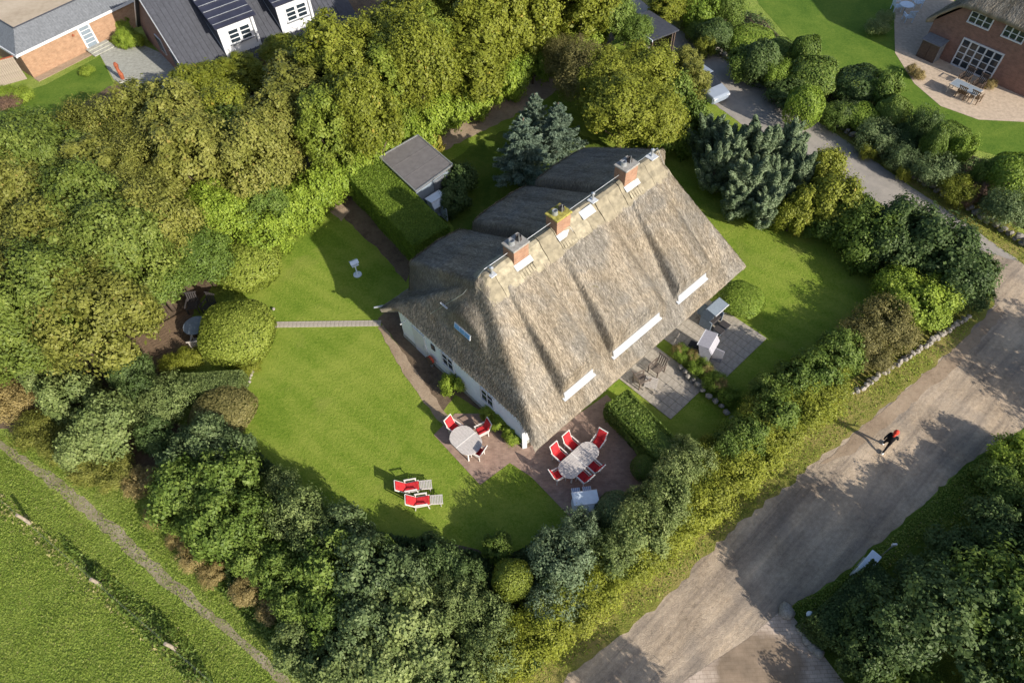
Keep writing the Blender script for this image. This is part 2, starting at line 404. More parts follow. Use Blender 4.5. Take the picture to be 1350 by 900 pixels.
def plume(name, seed, R=1.5, H=4.5, n=21000, leaf=.2, nsp=34, droop=.1, base=.15):
    "conifer made of upright feathery sprays"
    rng = np.random.default_rng(seed)
    Ps, Ns, Ts = [], [], []
    for i in range(nsp):
        a = rng.uniform(0, 2*math.pi); z0 = H*rng.uniform(base, .8)**1.1; rr = R*(1-z0/H*.75)*rng.uniform(.5, 1.)
        m = n//nsp; t = rng.random(m)**.8
        axis = np.array([math.cos(a), math.sin(a), 0]); top = H*rng.uniform(.2, .34)
        c = axis*rr*.35+np.outer(t, axis*rr*.75)+np.outer(t**1.2, [0, 0, top])+[0, 0, z0*.8]
        w = (R*.27)*(1-t*.75)[:, None]
        off = unit(rng.normal(size=(m, 3)))*w*rng.uniform(.5, 1, (m, 1))
        P = c+off; Ps.append(P); Ts.append(off*1.2/np.maximum(w, .01)+axis*.6+[0, 0, .8]); Ns.append(unit(off)+rng.normal(size=(m, 3))*.35+[0, 0, .2])
    P = np.vstack(Ps); P[:, 2] = np.maximum(P[:, 2], .05)
    return leaf_mesh(name, P, np.vstack(Ns), leaf*rng.uniform(.6, 1.3, len(P)), .3, rng, np.vstack(Ts))

def spruce(name, seed, R=2.2, H=5., n=16000, leaf=.24, nbr=70):
    "blue cedar: separate branches with needle sprays, open between"
    rng = np.random.default_rng(seed); Ps, Ns, Ts = [], [], []
    for i in range(nbr):
        z0 = H*(.12+.86*(i/nbr)); a = i*2.4+rng.uniform(-.4, .4); ln = R*(1-(z0/H)**1.3*.9)*rng.uniform(.75, 1.15)
        m = int(n/nbr*(.35+ln/R)); t = rng.random(m)**.7
        ax = np.array([math.cos(a), math.sin(a), .28]); side = np.array([-math.sin(a), math.cos(a), 0])
        w = (.34*ln*(1-t)+.05)*rng.uniform(-1, 1, m)
        P = np.outer(t*ln, ax)+side*w[:, None]+[0, 0, 1]*(-.14*np.abs(w)+rng.normal(size=m)*.035)[:, None]+[0, 0, z0*.95]
        Ps.append(P); Ts.append(ax*1.+side*np.sign(w)[:, None]*.8+rng.normal(size=(m, 3))*.15); Ns.append(np.array([0, 0, 1.])+rng.normal(size=(m, 3))*.4)
    return leaf_mesh(name, np.vstack(Ps), np.vstack(Ns), leaf*rng.uniform(.6, 1.25, sum(map(len, Ps))), .3, rng, np.vstack(Ts))

def trunk_mesh(name, seed, H=4., r=.16, limbs=5, spread=1.4):
    rng = random.Random(seed); mb = MB()
    mb.tube([(0, 0, -.05), (.05, .03, H*.35), (-.04, .06, H*.7), (.02, 0, H)], [r*1.25, r, r*.75, r*.35], 7)
    for i in range(limbs):
        a = i*2.4+rng.random(); z = H*rng.uniform(.35, .7); e = spread*rng.uniform(.7, 1.1)
        mb.tube([(0, .03, z), (math.cos(a)*e*.5, math.sin(a)*e*.5, z+H*.12), (math.cos(a)*e, math.sin(a)*e, z+H*.3)], [r*.5, r*.36, r*.14], 5)
    return mb.mesh(name, True)

PROTO = {}
def add_proto(k, crowns, trunk, R, H): PROTO[k] = (crowns, trunk, R, H)
add_proto('airy', [crown('airy_crown', s, 2.6, 2.9, 4.4, 26, 10, 5000, .2, (.2, .34), -.2, .6, .45) for s in (5, 6)], trunk_mesh('trunk', 11, 4.6, .15, 7), 2.6, 7.3)
add_proto('tree', [crown('tree_crown', s, 2.6, 2.9, 4.4, 64, 13, 26000, .16, (.18, .36), fine=.4) for s in (1, 2, 3, 4)], trunk_mesh('trunk', 1, 4.6, .17), 2.6, 7.3)
add_proto('column', [crown('upright_crown', s, 1.7, 3.5, 4.2, 60, 12, 20000, .145, (.2, .38), -.6, fine=.4) for s in (11, 12, 13)], trunk_mesh('trunk', 2, 5., .14, 5, .9), 1.7, 7.7)
add_proto('fine', [crown('fine_crown', s, 2.5, 2.7, 4.0, 46, 18, 20000, .14, (.22, .38), -.4, .42, .5) for s in (21, 22)], trunk_mesh('trunk', 3, 4.4, .15, 7), 2.5, 6.7)
add_proto('shrub', [crown('shrub_crown', s, 1.3, 1.15, 1.0, 24, 17, 10500, .12, (.28, .48), -.5, fine=.36) for s in (31, 32, 33, 34)], trunk_mesh('stem', 4, 1.3, .06, 5, .6), 1.3, 2.1)
add_proto('finebush', [crown('fine_bush_crown', s, 1.3, 1.1, .95, 30, 15, 8500, .1, (.22, .42), -.5, .45) for s in (41, 42)], trunk_mesh('stem', 5, 1.2, .05, 6, .6), 1.3, 2.)
add_proto('dome', [dome('clipped_crown', s, 1., 1.6, 9000, .085, 2.2) for s in (51, 52)], trunk_mesh('stem', 6, 1.0, .05, 3, .3), 1., 1.6)
add_proto('ball', [dome('clipped_ball_crown', s, 1., 2., 6500, .11, 2.0, .09) for s in (61, 62, 63)], trunk_mesh('stem', 7, 1.2, .05, 3, .3), 1., 2.)
add_proto('block', [dome('clipped_block_crown', s, 1., 1.7, 15000, .075, 3.2, .03) for s in (71,)], trunk_mesh('stem', 8, 1.1, .06, 4, .4), 1., 1.7)
add_proto('conifer', [plume('conifer_crown', s) for s in (81, 82, 83)], trunk_mesh('trunk', 9, 3., .1, 3, .5), 1.5, 4.6)
add_proto('cedar', [spruce('cedar_crown', s) for s in (91,)], trunk_mesh('trunk', 10, 4.8, .11, 0), 2.2, 5.1)

_cnt = {}
def veg(kind, px, py, rpx, pal, label, name, group, H=None, zc=None, cat=None, wx=1.0):
    "one plant with its crown centred where the survey grid says, rpx its crown radius there"
    crowns, trunk, R0, H0 = PROTO[kind]
    zc = (zc if zc is not None else (H*.55 if H else 1.0))
    p = G(px, py, zc); s = rpx/px_scale(p)/R0
    H = H if H else H0*s
    i = _cnt.get(kind, 0); _cnt[kind] = i+1
    plant_at(kind, p.x, p.y, s, H/H0, pal, label, name, group, cat, wx, i)
def plant_at(kind, x, y, s, sz, pal, label, name, group, cat=None, wx=1.0, i=0):
    crowns, trunk, R0, H0 = PROTO[kind]
    t = thing(name, label, cat or ('tree' if kind in ('tree', 'airy', 'column', 'fine', 'conifer', 'cedar') else 'shrub'), (x, y, 0), (i*2.399) % 6.283, group)
    t.scale = (s*wx, s, sz)
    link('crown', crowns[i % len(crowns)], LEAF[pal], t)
    link('trunk' if kind in ('tree', 'airy', 'column', 'fine', 'conifer', 'cedar') else 'stem', trunk, M['bark'], t)
    return t

def hedge(name, a, b, width, height, pal, label, leaf=.085, dens=230, lump=.06, cat='hedge', group=None, rough=.03, loc_end=True):
    "a clipped hedge running from a to b"
    a, b = Vector((a[0], a[1], 0)), Vector((b[0], b[1], 0)); d = b-a; Ln = d.length
    rng = np.random.default_rng(int(abs(a.x*100))+3)
    area = Ln*(width+2*height)+2*width*height; n = int(area*dens*2.6)
    w = np.array([Ln*width, Ln*height, Ln*height, width*height, width*height]); k = rng.choice(5, n, p=w/w.sum())
    x = rng.uniform(0, Ln, n); y = rng.uniform(-width/2, width/2, n); z = rng.uniform(.02, height, n)
    N = np.zeros((n, 3))
    z = np.where(k == 0, height, z); y = np.where(k == 1, -width/2, np.where(k == 2, width/2, y)); x = np.where(k == 3, 0, np.where(k == 4, Ln, x))
    N[k == 0] = (0, 0, 1); N[k == 1] = (0, -1, 0); N[k == 2] = (0, 1, 0); N[k == 3] = (-1, 0, 0); N[k == 4] = (1, 0, 0)
    off = lump*(np.sin(x*2.1+z*3)+np.sin(y*3.1+x*.9+1)+np.sin(z*2.7+y*2))/2-np.abs(rng.normal(size=n))*rough*2
    P = np.stack([x, y, z], 1)+N*off[:, None]
    # round the upper edges
    r = .22; ey = np.abs(P[:, 1])-(width/2-r); ez = P[:, 2]-(height-r); o = np.hypot(np.maximum(ey, 0), np.maximum(ez, 0))
    sel = (ey > 0) & (ez > 0) & (o > r); f = np.where(sel, r/np.maximum(o, .01), 1)
    P[:, 1] = np.where(sel, np.sign(P[:, 1])*(width/2-r+ey*f), P[:, 1]); P[:, 2] = np.where(sel, height-r+ez*f, P[:, 2])
    N = N+rng.normal(size=(n, 3))*.4
    t = thing(name, label, cat, a, math.atan2(d.y, d.x), group)
    link('foliage', leaf_mesh('foliage', P, N, leaf*rng.uniform(.6, 1.4, n), .62, rng), LEAF[pal], t)
    core = MB().box((Ln/2, 0, (height-.16)/2), (Ln-.3, width-.3, height-.16))
    core.build('branch_core', LEAF[pal], t, bevel=.05)
    return t

def in_poly(P, poly):
    x, y = P[:, 0], P[:, 1]; c = np.zeros(len(P), bool); k = len(poly)
    for i in range(k):
        x0, y0 = poly[i][:2]; x1, y1 = poly[(i+1) % k][:2]
        if y0 == y1: continue
        c ^= ((y0 > y) != (y1 > y)) & (x < (x1-x0)*(y-y0)/(y1-y0)+x0)
    return c
def tufts(name, polys, n, h, leaf, pal, label, cat, seed=3, clump=.5, upright=.8, bare=.15, hole=None):
    "uncountable low growth: blades and small leaves over an area"
    rng = np.random.default_rng(seed); out = []
    for poly in polys:
        a = np.array([p[:2] for p in poly]); lo, hi = a.min(0), a.max(0)
        P = rng.uniform(lo, hi, (n*3, 2)); P = P[in_poly(P, poly)]; out.append(P)
    P = np.vstack(out); P = P[rng.permutation(len(P))][:n]
    f = np.sin(P[:, 0]*1.3+np.sin(P[:, 1]*.9)*2)+np.sin(P[:, 1]*1.7+np.sin(P[:, 0]*1.1)*2)+.7*np.sin(P[:, 0]*4.1+P[:, 1]*3.3)
    hh = h*np.clip(.55+clump*f/2.2, .12, 1.6)
    keep = rng.random(len(P)) > bare
    if hole is not None: keep &= ~in_poly(P, hole) | (rng.random(len(P)) < .4)
    P, hh = P[keep], hh[keep]; m = len(P)
    z = hh*rng.uniform(.15, 1, m)
    T = np.stack([rng.normal(size=m)*.7, rng.normal(size=m)*.7, np.ones(m)*upright], 1); N = rng.normal(size=(m, 3))*.6+[0, 0, .9]
    me = leaf_mesh(name, np.column_stack([P, z]), N, leaf*rng.uniform(.6, 1.4, m), .4, rng, T)
    return tag(link(name, me, LEAF[pal]), label, cat, None, 'stuff')

def sheet(name, pts, z, mat, kind='structure', sub=0, px=True, label=None, cat=None, jag=0.0):
    "a flat patch of ground; jag breaks up its outline"
    w = [G(*p) if px else Vector((p[0], p[1], 0)) for p in pts]
    if jag:
        rg = random.Random(len(pts)*17+int(pts[0][0])); o = []
        for i in range(len(w)):
            a, b = w[i], w[(i+1) % len(w)]; d = b-a; k = max(1, int(d.length/.35)); nn = Vector((-d.y, d.x, 0)).normalized()
            for j in range(k):
                o.append(a+d*(j/k)+nn*(rg.uniform(-jag, jag) if j else 0))
        w = o
    bm = bmesh.new(); vs_ = [bm.verts.new((p.x, p.y, z)) for p in w]; f = bm.faces.new(vs_)
    bm.normal_update()
    if f.normal.z < 0: f.normal_flip()
    bmesh.ops.triangulate(bm, faces=bm.faces[:])
    me = bpy.data.meshes.new(name); bm.to_mesh(me); bm.free()
    return tag(link(name, me, mat), label, cat, None, kind)

# ================================================================== GROUND
def disc(name, size, z, mat):
    me = bpy.data.meshes.new(name); me.from_pydata([(-size, -size, z), (size, -size, z), (size, size, z), (-size, size, z)], [], [(0, 1, 2, 3)])
    return tag(link(name, me, mat), kind='structure')
disc('ground', 600, -.012, M['meadow'])
sheet('garden_lawn', [(290, 640), (300, 420), (340, 290), (470, 190), (700, 60), (880, 10), (1210, 330), (1150, 470), (980, 640), (780, 790), (560, 830), (400, 760)], -.006, M['lawn'])
sheet('wood_floor', [(330, 300), (250, 420), (180, 600), (-250, 520), (-300, 200), (60, 128), (300, 90), (520, -40), (900, -60), (860, 30), (690, 110), (470, 250)], -.002, M['soil'], jag=.15)
sheet('shrub_bed', [(330, 585), (390, 640), (470, 700), (560, 712), (660, 735), (730, 705), (770, 672), (840, 640), (900, 690), (700, 900), (520, 1000), (300, 770), (190, 640), (120, 560), (260, 560)], .002, M['soil'], jag=.2)
sheet('road', [(700, 925), (790, 850), (870, 787), (960, 695), (1080, 600), (1150, 540), (1262, 450), (1312, 398), (1292, 330), (1345, 345), (1420, 400), (1800, 250), (1900, 420), (1380, 548), (1275, 610), (1190, 690), (1100, 765), (1035, 805), (1010, 830), (1200, 1100), (560, 1100)], .0, M['road'], jag=.07)
sheet('lane', [(1345, 345), (1255, 282), (1175, 228), (1100, 175), (1000, 108), (900, 42), (830, -10), (805, 5), (850, 60), (915, 118), (1000, 180), (1075, 222), (1150, 262), (1225, 310), (1292, 330)], .006, M['lane'], jag=.05)
sheet('lane_verge', [(1420, 400), (1345, 345), (1255, 282), (1100, 175), (900, 42), (830, -10), (850, -16), (920, 30), (1120, 160), (1270, 258), (1400, 340), (1500, 395)], .003, M['verge'], jag=.08)
sheet('roadside_verge', [(690, 940), (790, 858), (870, 795), (960, 703), (1080, 606), (1155, 546), (1270, 450), (1312, 400), (1285, 385), (1210, 430), (1115, 505), (1000, 600), (850, 730), (690, 860), (600, 940)], .004, M['verge'], jag=.12)
sheet('road_shoulder', [(1080, 612), (1155, 548), (1262, 457), (1315, 402), (1325, 412), (1268, 476), (1180, 552), (1120, 600)], .008, M['sand'], jag=.08)
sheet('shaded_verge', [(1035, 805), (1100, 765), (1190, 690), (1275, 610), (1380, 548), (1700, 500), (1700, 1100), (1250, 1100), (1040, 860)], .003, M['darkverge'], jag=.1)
ap = sheet('brick_apron', [(985, 842), (1035, 800), (1060, 830), (1250, 1080), (700, 1080), (905, 895)], .005, M['apron'])
n_, l_, b_, src_ = APRON_NODES
gp = geo_pos(n_); c0 = G(1000, 880); mp = n_.new('ShaderNodeMapping'); mp.vector_type = 'POINT'
mp.inputs['Location'].default_value = (-c0.x*.3, -c0.y*.42, 0); mp.inputs['Scale'].default_value = (.3, .42, 0.0); l_.new(gp, mp.inputs[0])
gr = n_.new('ShaderNodeTexGradient'); gr.gradient_type = 'SPHERICAL'; l_.new(mp.outputs[0], gr.inputs[0])
nz = noise(n_, l_, 1.1, 5, gp); sm = n_.new('ShaderNodeMath'); sm.operation = 'MULTIPLY_ADD'; l_.new(nz.outputs['Fac'], sm.inputs[0]); sm.inputs[1].default_value = .55; l_.new(gr.outputs['Fac'], sm.inputs[2])
mr = ramp(n_, l_, sm.outputs[0], [(.6, (0, 0, 0)), (.78, (.85, .85, .85))])
mud = ramp(n_, l_, nz.outputs['Fac'], [(.35, (.13, .095, .06)), (.65, (.27, .2, .135))])
l_.new(mix(n_, l_, mr.outputs[0], src_, mud.outputs[0]), b_.inputs['Base Color'])
sheet('meadow_track', [(-120, 484), (-40, 560), (0, 591), (60, 636), (130, 694), (202, 760), (264, 812), (331, 864), (400, 935), (414, 935), (378, 890), (334, 852), (279, 804), (216, 750), (148, 687), (78, 630), (8, 586), (-20, 558), (-112, 480)], .004, M['track'], jag=.08)
sheet('gable_path', [(498, 420), (520, 400), (600, 450), (700, 560), (705, 600), (640, 545), (600, 520), (580, 550), (545, 490), (515, 440)], .006, M['soil'], jag=.05)
sheet('gable_path_edge', [(498, 432), (505, 428), (548, 487), (588, 545), (640, 592), (632, 600), (575, 552), (535, 497)], .009, M['sand'], jag=.06)
sheet('shaded_bed', [(432, 262), (452, 246), (545, 345), (535, 372), (500, 330), (455, 290)], .006, M['soil'], jag=.08)
sheet('sandy_patch', [(424, 268), (438, 256), (462, 278), (450, 292)], .009, M['sand'], jag=.06)
sheet('back_path', [(548, 192), (600, 165), (690, 108), (770, 70), (790, 80), (720, 130), (640, 172), (570, 205)], .005, M['sand'], jag=.15)
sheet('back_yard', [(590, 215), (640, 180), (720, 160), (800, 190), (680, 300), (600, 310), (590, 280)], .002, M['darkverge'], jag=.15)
sheet('neighbour_lawn', [(960, -120), (1000, 5), (1040, 50), (1140, 110), (1260, 190), (1350, 215), (1700, 330), (1700, -200)], .000, M['lawn2'])
sheet('border_bed', [(900, 0), (1000, 20), (1040, 62), (1140, 125), (1260, 200), (1350, 225), (1500, 290), (1480, 380), (1270, 255), (1120, 158), (920, 28)], .0045, M['soil'], jag=.1)
sheet('clinker_terrace', [(572, 573), (633, 639), (672, 610), (700, 628), (760, 690), (850, 640), (835, 560), (800, 520), (705, 585), (690, 592), (640, 545), (600, 545)], .012, M['terrace'])

# paved patios: every slab is a piece of its own
def slab_mesh(w, d, h):
    return MB().box((0, 0, h/2), (w, d, h)).mesh('slab', bevel=.006)
HU = rad(41.3)
def paving(name, origin, angle, nu, nv, w, d, mat, gap=.012, h=.035, skip=None, base='slab'):
    base_o = bpy.data.objects.new(name, None); COL.objects.link(base_o); base_o.location = (origin[0], origin[1], 0); base_o.rotation_euler = (0, 0, angle)
    base_o['kind'] = 'structure'
    me = slab_mesh(w-gap, d-gap, h); me.materials.append(mat)
    rg = random.Random(nu*31+nv)
    for i in range(nu):
        for j in range(nv):
            if skip and skip(i, j): continue
            o = link(base, me, None, base_o, ((i+.5)*w, (j+.5)*d, .0+rg.uniform(0, .006)))
    return base_o
a = G(888, 440); b = G(958, 500); c = G(993, 437)
paving('patio', G(952, 503), HU, 8, 8, .5, .5, M['slab'])
paving('patio', G(884, 553), HU, 6, 8, .5, .5, M['slab'])
pp = G(362, 432); pq = G(506, 430); dv = pq-pp; ang = math.atan2(dv.y, dv.x)
paving('paver_path', (pp.x, pp.y), ang, int(dv.length/.24), 1, .24, .42, M['slab'], base='paver')

# ================================================================== THATCHED HOUSE
P0 = G(705, 598, 2.2)
house = thing('thatched_house', 'large white thatched house with three brick chimneys and wide dormers amid the lawn', 'house', (P0.x, P0.y, 0), HU)
U0, U1, V0, V1 = .02, 16.05, .0, 11.8
RZ, RV = 7.8, 5.65
RD = [(2.0, 5.45), (6.3, 10.2), (11.0, 15.0)]          # rear dormers
FD = [(2.6, 4.5), (5.95, 9.35), (10.85, 13.1)]         # front dormers
def smin(a, b, k): 
    h = np.clip(.5+.5*(b-a)/k, 0, 1); return b*(1-h)+a*h-k*h*(1-h)
def flare(v): return np.clip(1-v/1.7, 0, 1)**1.5+np.clip(1-(V1-v)/1.4, 0, 1)**1.5
def ue(v): return .45-.43*flare(v)
def roof_h(u, v):
    zf = 2.5+(RZ-2.5)/RV*v; zr = 2.5+(RZ-2.5)/(V1-RV)*(V1-v)
    zl = 2.95-.4*flare(v)+2.75*(u-ue(v)); zq = 2.6+2.75*(U1-u)
    m = smin(smin(zf, zr-.25*np.clip((v-RV)/2, 0, 1), .5), smin(zl, zq, .5), .5)
    for i, (a, b) in enumerate(FD):
        zd = 4.12+(v-.82)*.735
        a2 = a+.10*v; b2 = b+.02*v
        zd = zd+.12-.03*(u-(a2+b2)/2)**2-5.0*np.maximum(0, a2-u)-.95*np.maximum(0, u-b2)**1.2-.05*np.maximum(0, 2.-v)**2
        m = np.where((v > .80) & (v < RV), np.maximum(m, zd), m)
    for a, b in RD:
        zd = 5.05+(11.15-v)*.5-.045*((u-(a+b)/2))**2-.12*np.maximum(0, v-10.2)**2
        zd = zd-7.0*np.maximum(0, a-u)-7.0*np.maximum(0, u-b)
        m = np.where((v < 11.2) & (v > RV), np.maximum(m, np.minimum(zd, RZ-.05)), m)
    ze = 5.72+(u-1.05)*1.2-.42*(v-5.75)**2
    m = np.where((u > 1.05) & (u < 2.45), np.maximum(m, np.minimum(ze, RZ-.1)), m)
    return np.minimum(m, RZ+.1)
st = .075
us = np.linspace(U0, U1, int((U1-U0)/st)+1); vv = np.linspace(V0, V1, int((V1-V0)/st)+1)
UU, VV = np.meshgrid(us, vv, indexing='ij')
UU = U1-(U1-UU)*(U1-ue(VV))/(U1-U0); ZZ = roof_h(UU, VV)
for _ in range(2):
    Zp = np.pad(ZZ, 1, mode='edge'); ZZ = (Zp[1:-1, 1:-1]*4+Zp[:-2, 1:-1]+Zp[2:, 1:-1]+Zp[1:-1, :-2]+Zp[1:-1, 2:])/8
rn = np.random.default_rng(5)
lowf = sum(np.sin(UU*a+VV*b+c)*w for a, b, c, w in ((.9, .5, 0, .02), (2.1, -.7, 1, .015), (3.7, .9, 2, .012), (5.9, -.4, 3, .008), (9., 1.1, 4, .006)))
ZZ = ZZ+lowf+rn.normal(size=ZZ.shape)*.006
nu, nv = ZZ.shape
verts = np.stack([UU, VV, ZZ], -1).reshape(-1, 3).tolist(); faces = []
for i in range(nu-1):
    for j in range(nv-1):
        k = i*nv+j; faces.append((k, k+nv, k+nv+1, k+1))
ring = [i*nv for i in range(nu)]+[(nu-1)*nv+j for j in range(1, nv)]+[i*nv+nv-1 for i in range(nu-2, -1, -1)]+[j for j in range(nv-2, 0, -1)]
cu, cv = (U0+U1)/2, (V0+V1)/2
def ring_pts(inset, dz):
    o = []
    for k in ring:
        u, v, z = verts[k]
        uu = min(max(u, float(ue(v))+inset), U1-inset); v2 = min(max(v, V0+inset), V1-inset)
        o.append([uu, v2, z+dz])
    return o
prev = ring
for inset, dz in ((.05, -.3), (.75, -.2)):
    base = len(verts); verts += ring_pts(inset, dz); cur = list(range(base, base+len(ring)))
    for i in range(len(ring)):
        j = (i+1) % len(ring); faces.append((prev[i], cur[i], cur[j], prev[j]))
    prev = cur
rme = bpy.data.meshes.new('roof'); rme.from_pydata(verts, [], faces); rme.shade_smooth()

def thatch_mat(name):
    m, n, l, b = new_mat(name, .95, .1)
    at = n.new('ShaderNodeAttribute'); at.attribute_name = 'rnd'
    p = obj_pos(n); big = noise(n, l, .45, 4, p, .6, .5); sm_ = noise(n, l, 5., 4, p, .7)
    s = n.new('ShaderNodeMath'); s.operation = 'MULTIPLY_ADD'; l.new(sm_.outputs['Fac'], s.inputs[0]); s.inputs[1].default_value = .5; l.new(at.outputs['Fac'], s.inputs[2])
    k = n.new('ShaderNodeMath'); k.operation = 'MULTIPLY'; l.new(s.outputs[0], k.inputs[0]); k.inputs[1].default_value = .67
    r1 = ramp(n, l, k.outputs[0], [(.1, (.165, .136, .102)), (.5, (.315, .265, .202)), (.9, (.49, .42, .325))])
    r2 = ramp(n, l, k.outputs[0], [(.1, (.15, .138, .12)), (.5, (.27, .247, .214)), (.9, (.41, .374, .328))])
    f = ramp(n, l, big.outputs['Fac'], [(.4, (0, 0, 0)), (.62, (1, 1, 1))])
    out = mix(n, l, f.outputs[0], r1.outputs[0], r2.outputs[0])
    mo = noise(n, l, 1.4, 4, p, .7, .8); mf = ramp(n, l, mo.outputs['Fac'], [(.64, (0, 0, 0)), (.76, (.55, .55, .55))])
    out = mix(n, l, mf.outputs[0], out, (.19, .165, .06))
    mp = n.new('ShaderNodeMapping'); mp.inputs['Scale'].default_value = (2.2, .28, .28); l.new(p, mp.inputs[0])
    sk_ = noise(n, l, 1., 4, mp.outputs[0], .65, .3); sf = ramp(n, l, sk_.outputs['Fac'], [(.4, (.74, .73, .7)), (.6, (1.06, 1.06, 1.04))])   # rain streaks down the slope
    out = mix(n, l, 1.0, out, sf.outputs[0], 'MULTIPLY')
    l.new(out, b.inputs['Base Color']); bump(n, l, b, sm_.outputs['Fac'], .6, .03)
    return m
M['thatch'] = thatch_mat('thatch_reed')
at = rme.attributes.new('rnd', 'FLOAT', 'FACE'); at.data.foreach_set('value', np.full(len(rme.polygons), .35, np.float32))
roof = link('roof', rme, M['thatch'], house); roof['label'] = 'thick weathered reed thatch'

# loose reed ends lying down the slope
def straws(name, n, us, vs_, Z, seed, length=.34, aspect=.11, lift=.02, parent=None, mat=None, warp=False):
    rng = np.random.default_rng(seed); du, dv_ = us[1]-us[0], vs_[1]-vs_[0]
    gu, gv = np.gradient(Z, du, dv_)
    area = np.sqrt(1+gu**2+gv**2); pr_ = area.reshape(-1); k = rng.choice(len(pr_), n, p=pr_/pr_.sum())
    i, j = k//Z.shape[1], k % Z.shape[1]
    u = us[i]+rng.uniform(-.5, .5, n)*du; v = vs_[j]+rng.uniform(-.5, .5, n)*dv_
    a, b = gu[i, j], gv[i, j]; z = Z[i, j]+(u-us[i])*a+(v-vs_[j])*b
    N = unit(np.stack([-a, -b, np.ones(n)], 1)); T = np.stack([-a, -b, -(a*a+b*b)], 1)
    g = np.linalg.norm(T, axis=1, keepdims=True); T = unit(np.where(g > .02, T, rng.normal(size=(n, 3))))
    T = unit(T+rng.normal(size=(n, 3))*.10)
    if warp: u = U1-(U1-u)*(U1-ue(v))/(U1-U0)
    P = np.stack([u, v, z], 1)+N*rng.uniform(.0, lift, (n, 1))
    ok = (P[:, 0] > us[0]+.02) & (P[:, 0] < us[-1]-.02) & (P[:, 1] > vs_[0]+.02) & (P[:, 1] < vs_[-1]-.02)
    N2 = N+T*.10+rng.normal(size=(n, 3))*.06                 # tips stand off the coat
    me = leaf_mesh(name, P[ok], N2[ok], length*rng.uniform(.5, 1.4, ok.sum()), aspect, rng, T[ok])
    o = link(name, me, mat or M['thatch'], parent); o['kind'] = 'stuff'
    return o
straws('reed_stalks', 230000, us, vv, ZZ, 8, length=.22, aspect=.1, lift=.02, parent=roof, warp=True)

def zsurf(u, v):
    u = U1-(U1-u)*(U1-U0)/(U1-float(ue(v)))
    i = int(round((u-U0)/(us[1]-us[0]))); j = int(round((v-V0)/(vv[1]-vv[0]))); return float(ZZ[min(max(i, 0), nu-1), min(max(j, 0), nv-1)])

# walls
wall = MB()
WU0, WU1, WV0, WV1 = .68, 15.5, 1.5, 11.0
for (a, b) in (((WU0, WV0), (WU1, WV0)), ((WU1, WV0), (WU1, WV1)), ((WU1, WV1), (WU0, WV1)), ((WU0, WV1), (WU0, WV0))):
    d = Vector((b[0]-a[0], b[1]-a[1], 0)); 
mbw = MB().prism([(WU0, WV0), (WU1, WV0), (WU1, WV1), (WU0, WV1)], 0, 2.95)
w_o = mbw.build('wall', M['plaster'], house); w_o['label'] = 'white plastered walls'
MB().box(((WU0+WU1)/2, WV0-.02, .12), (WU1-WU0+.1, .05, .24)).box((WU0-.02, (WV0+WV1)/2, .12), (.05, WV1-WV0, .24)).build('plinth', M['greyslab'], house)
def gable_window(v, z0=1.15, w=.85, h=.95, n=2):
    f = MB()
    x = WU0-.03
    f.box((x, v, z0-.03), (.10, w+.16, .06)).box((x, v, z0+h+.03), (.07, w+.12, .06))
    for s in (-1, 1): f.box((x, v+s*(w/2+.03), z0+h/2), (.07, .06, h))
    wdw = f.build('window', M['white'], house)
    MB().box((x+.005, v, z0+h/2), (.03, .05, h)).build('mullion', M['white'], wdw)
    MB().box((x+.005, v, z0+h*.55), (.025, w, .035)).build('glazing_bar', M['white'], wdw)
    for s in (-1, 1):
        for (zz, hh) in ((z0+h*.27, h*.5), (z0+h*.79, h*.4)):
            MB().box((x+.018, v+s*w/4, zz), (.012, w/2-.06, hh)).build('pane', M['glass'], wdw)
for v in (7.0, 4.0): gable_window(v)
MB().box((WU0-.03, 8.15, 1.75), (.05, .28, .4)).build('vent_window', M['glass'], house)
d_o = MB().box((WU0-.03, 9.35, 1.02), (.06, 1.0, 2.04)).build('door', M['white'], house)
MB().box((WU0-.07, 9.0, 1.0), (.05, .05, .16)).build('handle', M['metal'], d_o)
# front and rear windows under the eaves
for u in (1.9, 4.2, 6.6, 9.2, 11.4, 13.6):
    wdw = MB().box((u, WV0-.03, 1.25), (1.3, .07, 1.5)).build('window', M['white'], house)
    for s in (-.31, .31): MB().box((u+s, WV0-.072, 1.25), (.54, .014, 1.34)).build('pane', M['glass'], wdw)
# front dormers: white boarded faces between the reed
for a, b in FD:
    zb = 2.5+(RZ-2.5)/RV*.76
    m = Matrix.Rotation(rad(-14), 3, 'X')
    zs = 3.5
    db = MB().box(((a+b)/2, .735, zb+.19), (b-a+.02, .08, .4), M=m).build('dormer_face', M['dormerwhite'], house); db['label'] = 'white boarded dormer front'
    MB().box(((a+b)/2, .66, zb+.0), (b-a+.2, .2, .05), M=Matrix.Rotation(rad(20), 3, 'X')).build('sill', M['lead'], db)
    k = int((b-a)/.85)
    for q in range(k):
        MB().box((a+(q+.5)*(b-a)/k, .74-.045+.006, zb+.18), ((b-a)/k-.1, .02, .27), M=m).build('shutter_panel', M['dormerwhite'], db)
for a, b in RD:
    db = MB().box(((a+b)/2, 11.2, 3.62), (b-a-.5, .1, .8)).build('dormer_face', M['white'], house)
    for q in range(3):
        MB().box((a+.7+q*((b-a)-1.4)/2, 11.255, 3.62), (.8, .02, .6)).build('pane', M['glass'], db)
# eyebrow window in the end hip
ew = MB().box((1.03, 5.85, 4.92), (.06, 1.15, .34), M=Matrix.Rotation(rad(12), 3, 'Y')).build('eyebrow_window', M['white'], house)
for q in (-.55, 0, .55): MB().box((.996, 5.85+q*.66, 4.92), (.02, .33, .26), M=Matrix.Rotation(rad(12), 3, 'Y')).build('pane', M['bluepane'], ew)
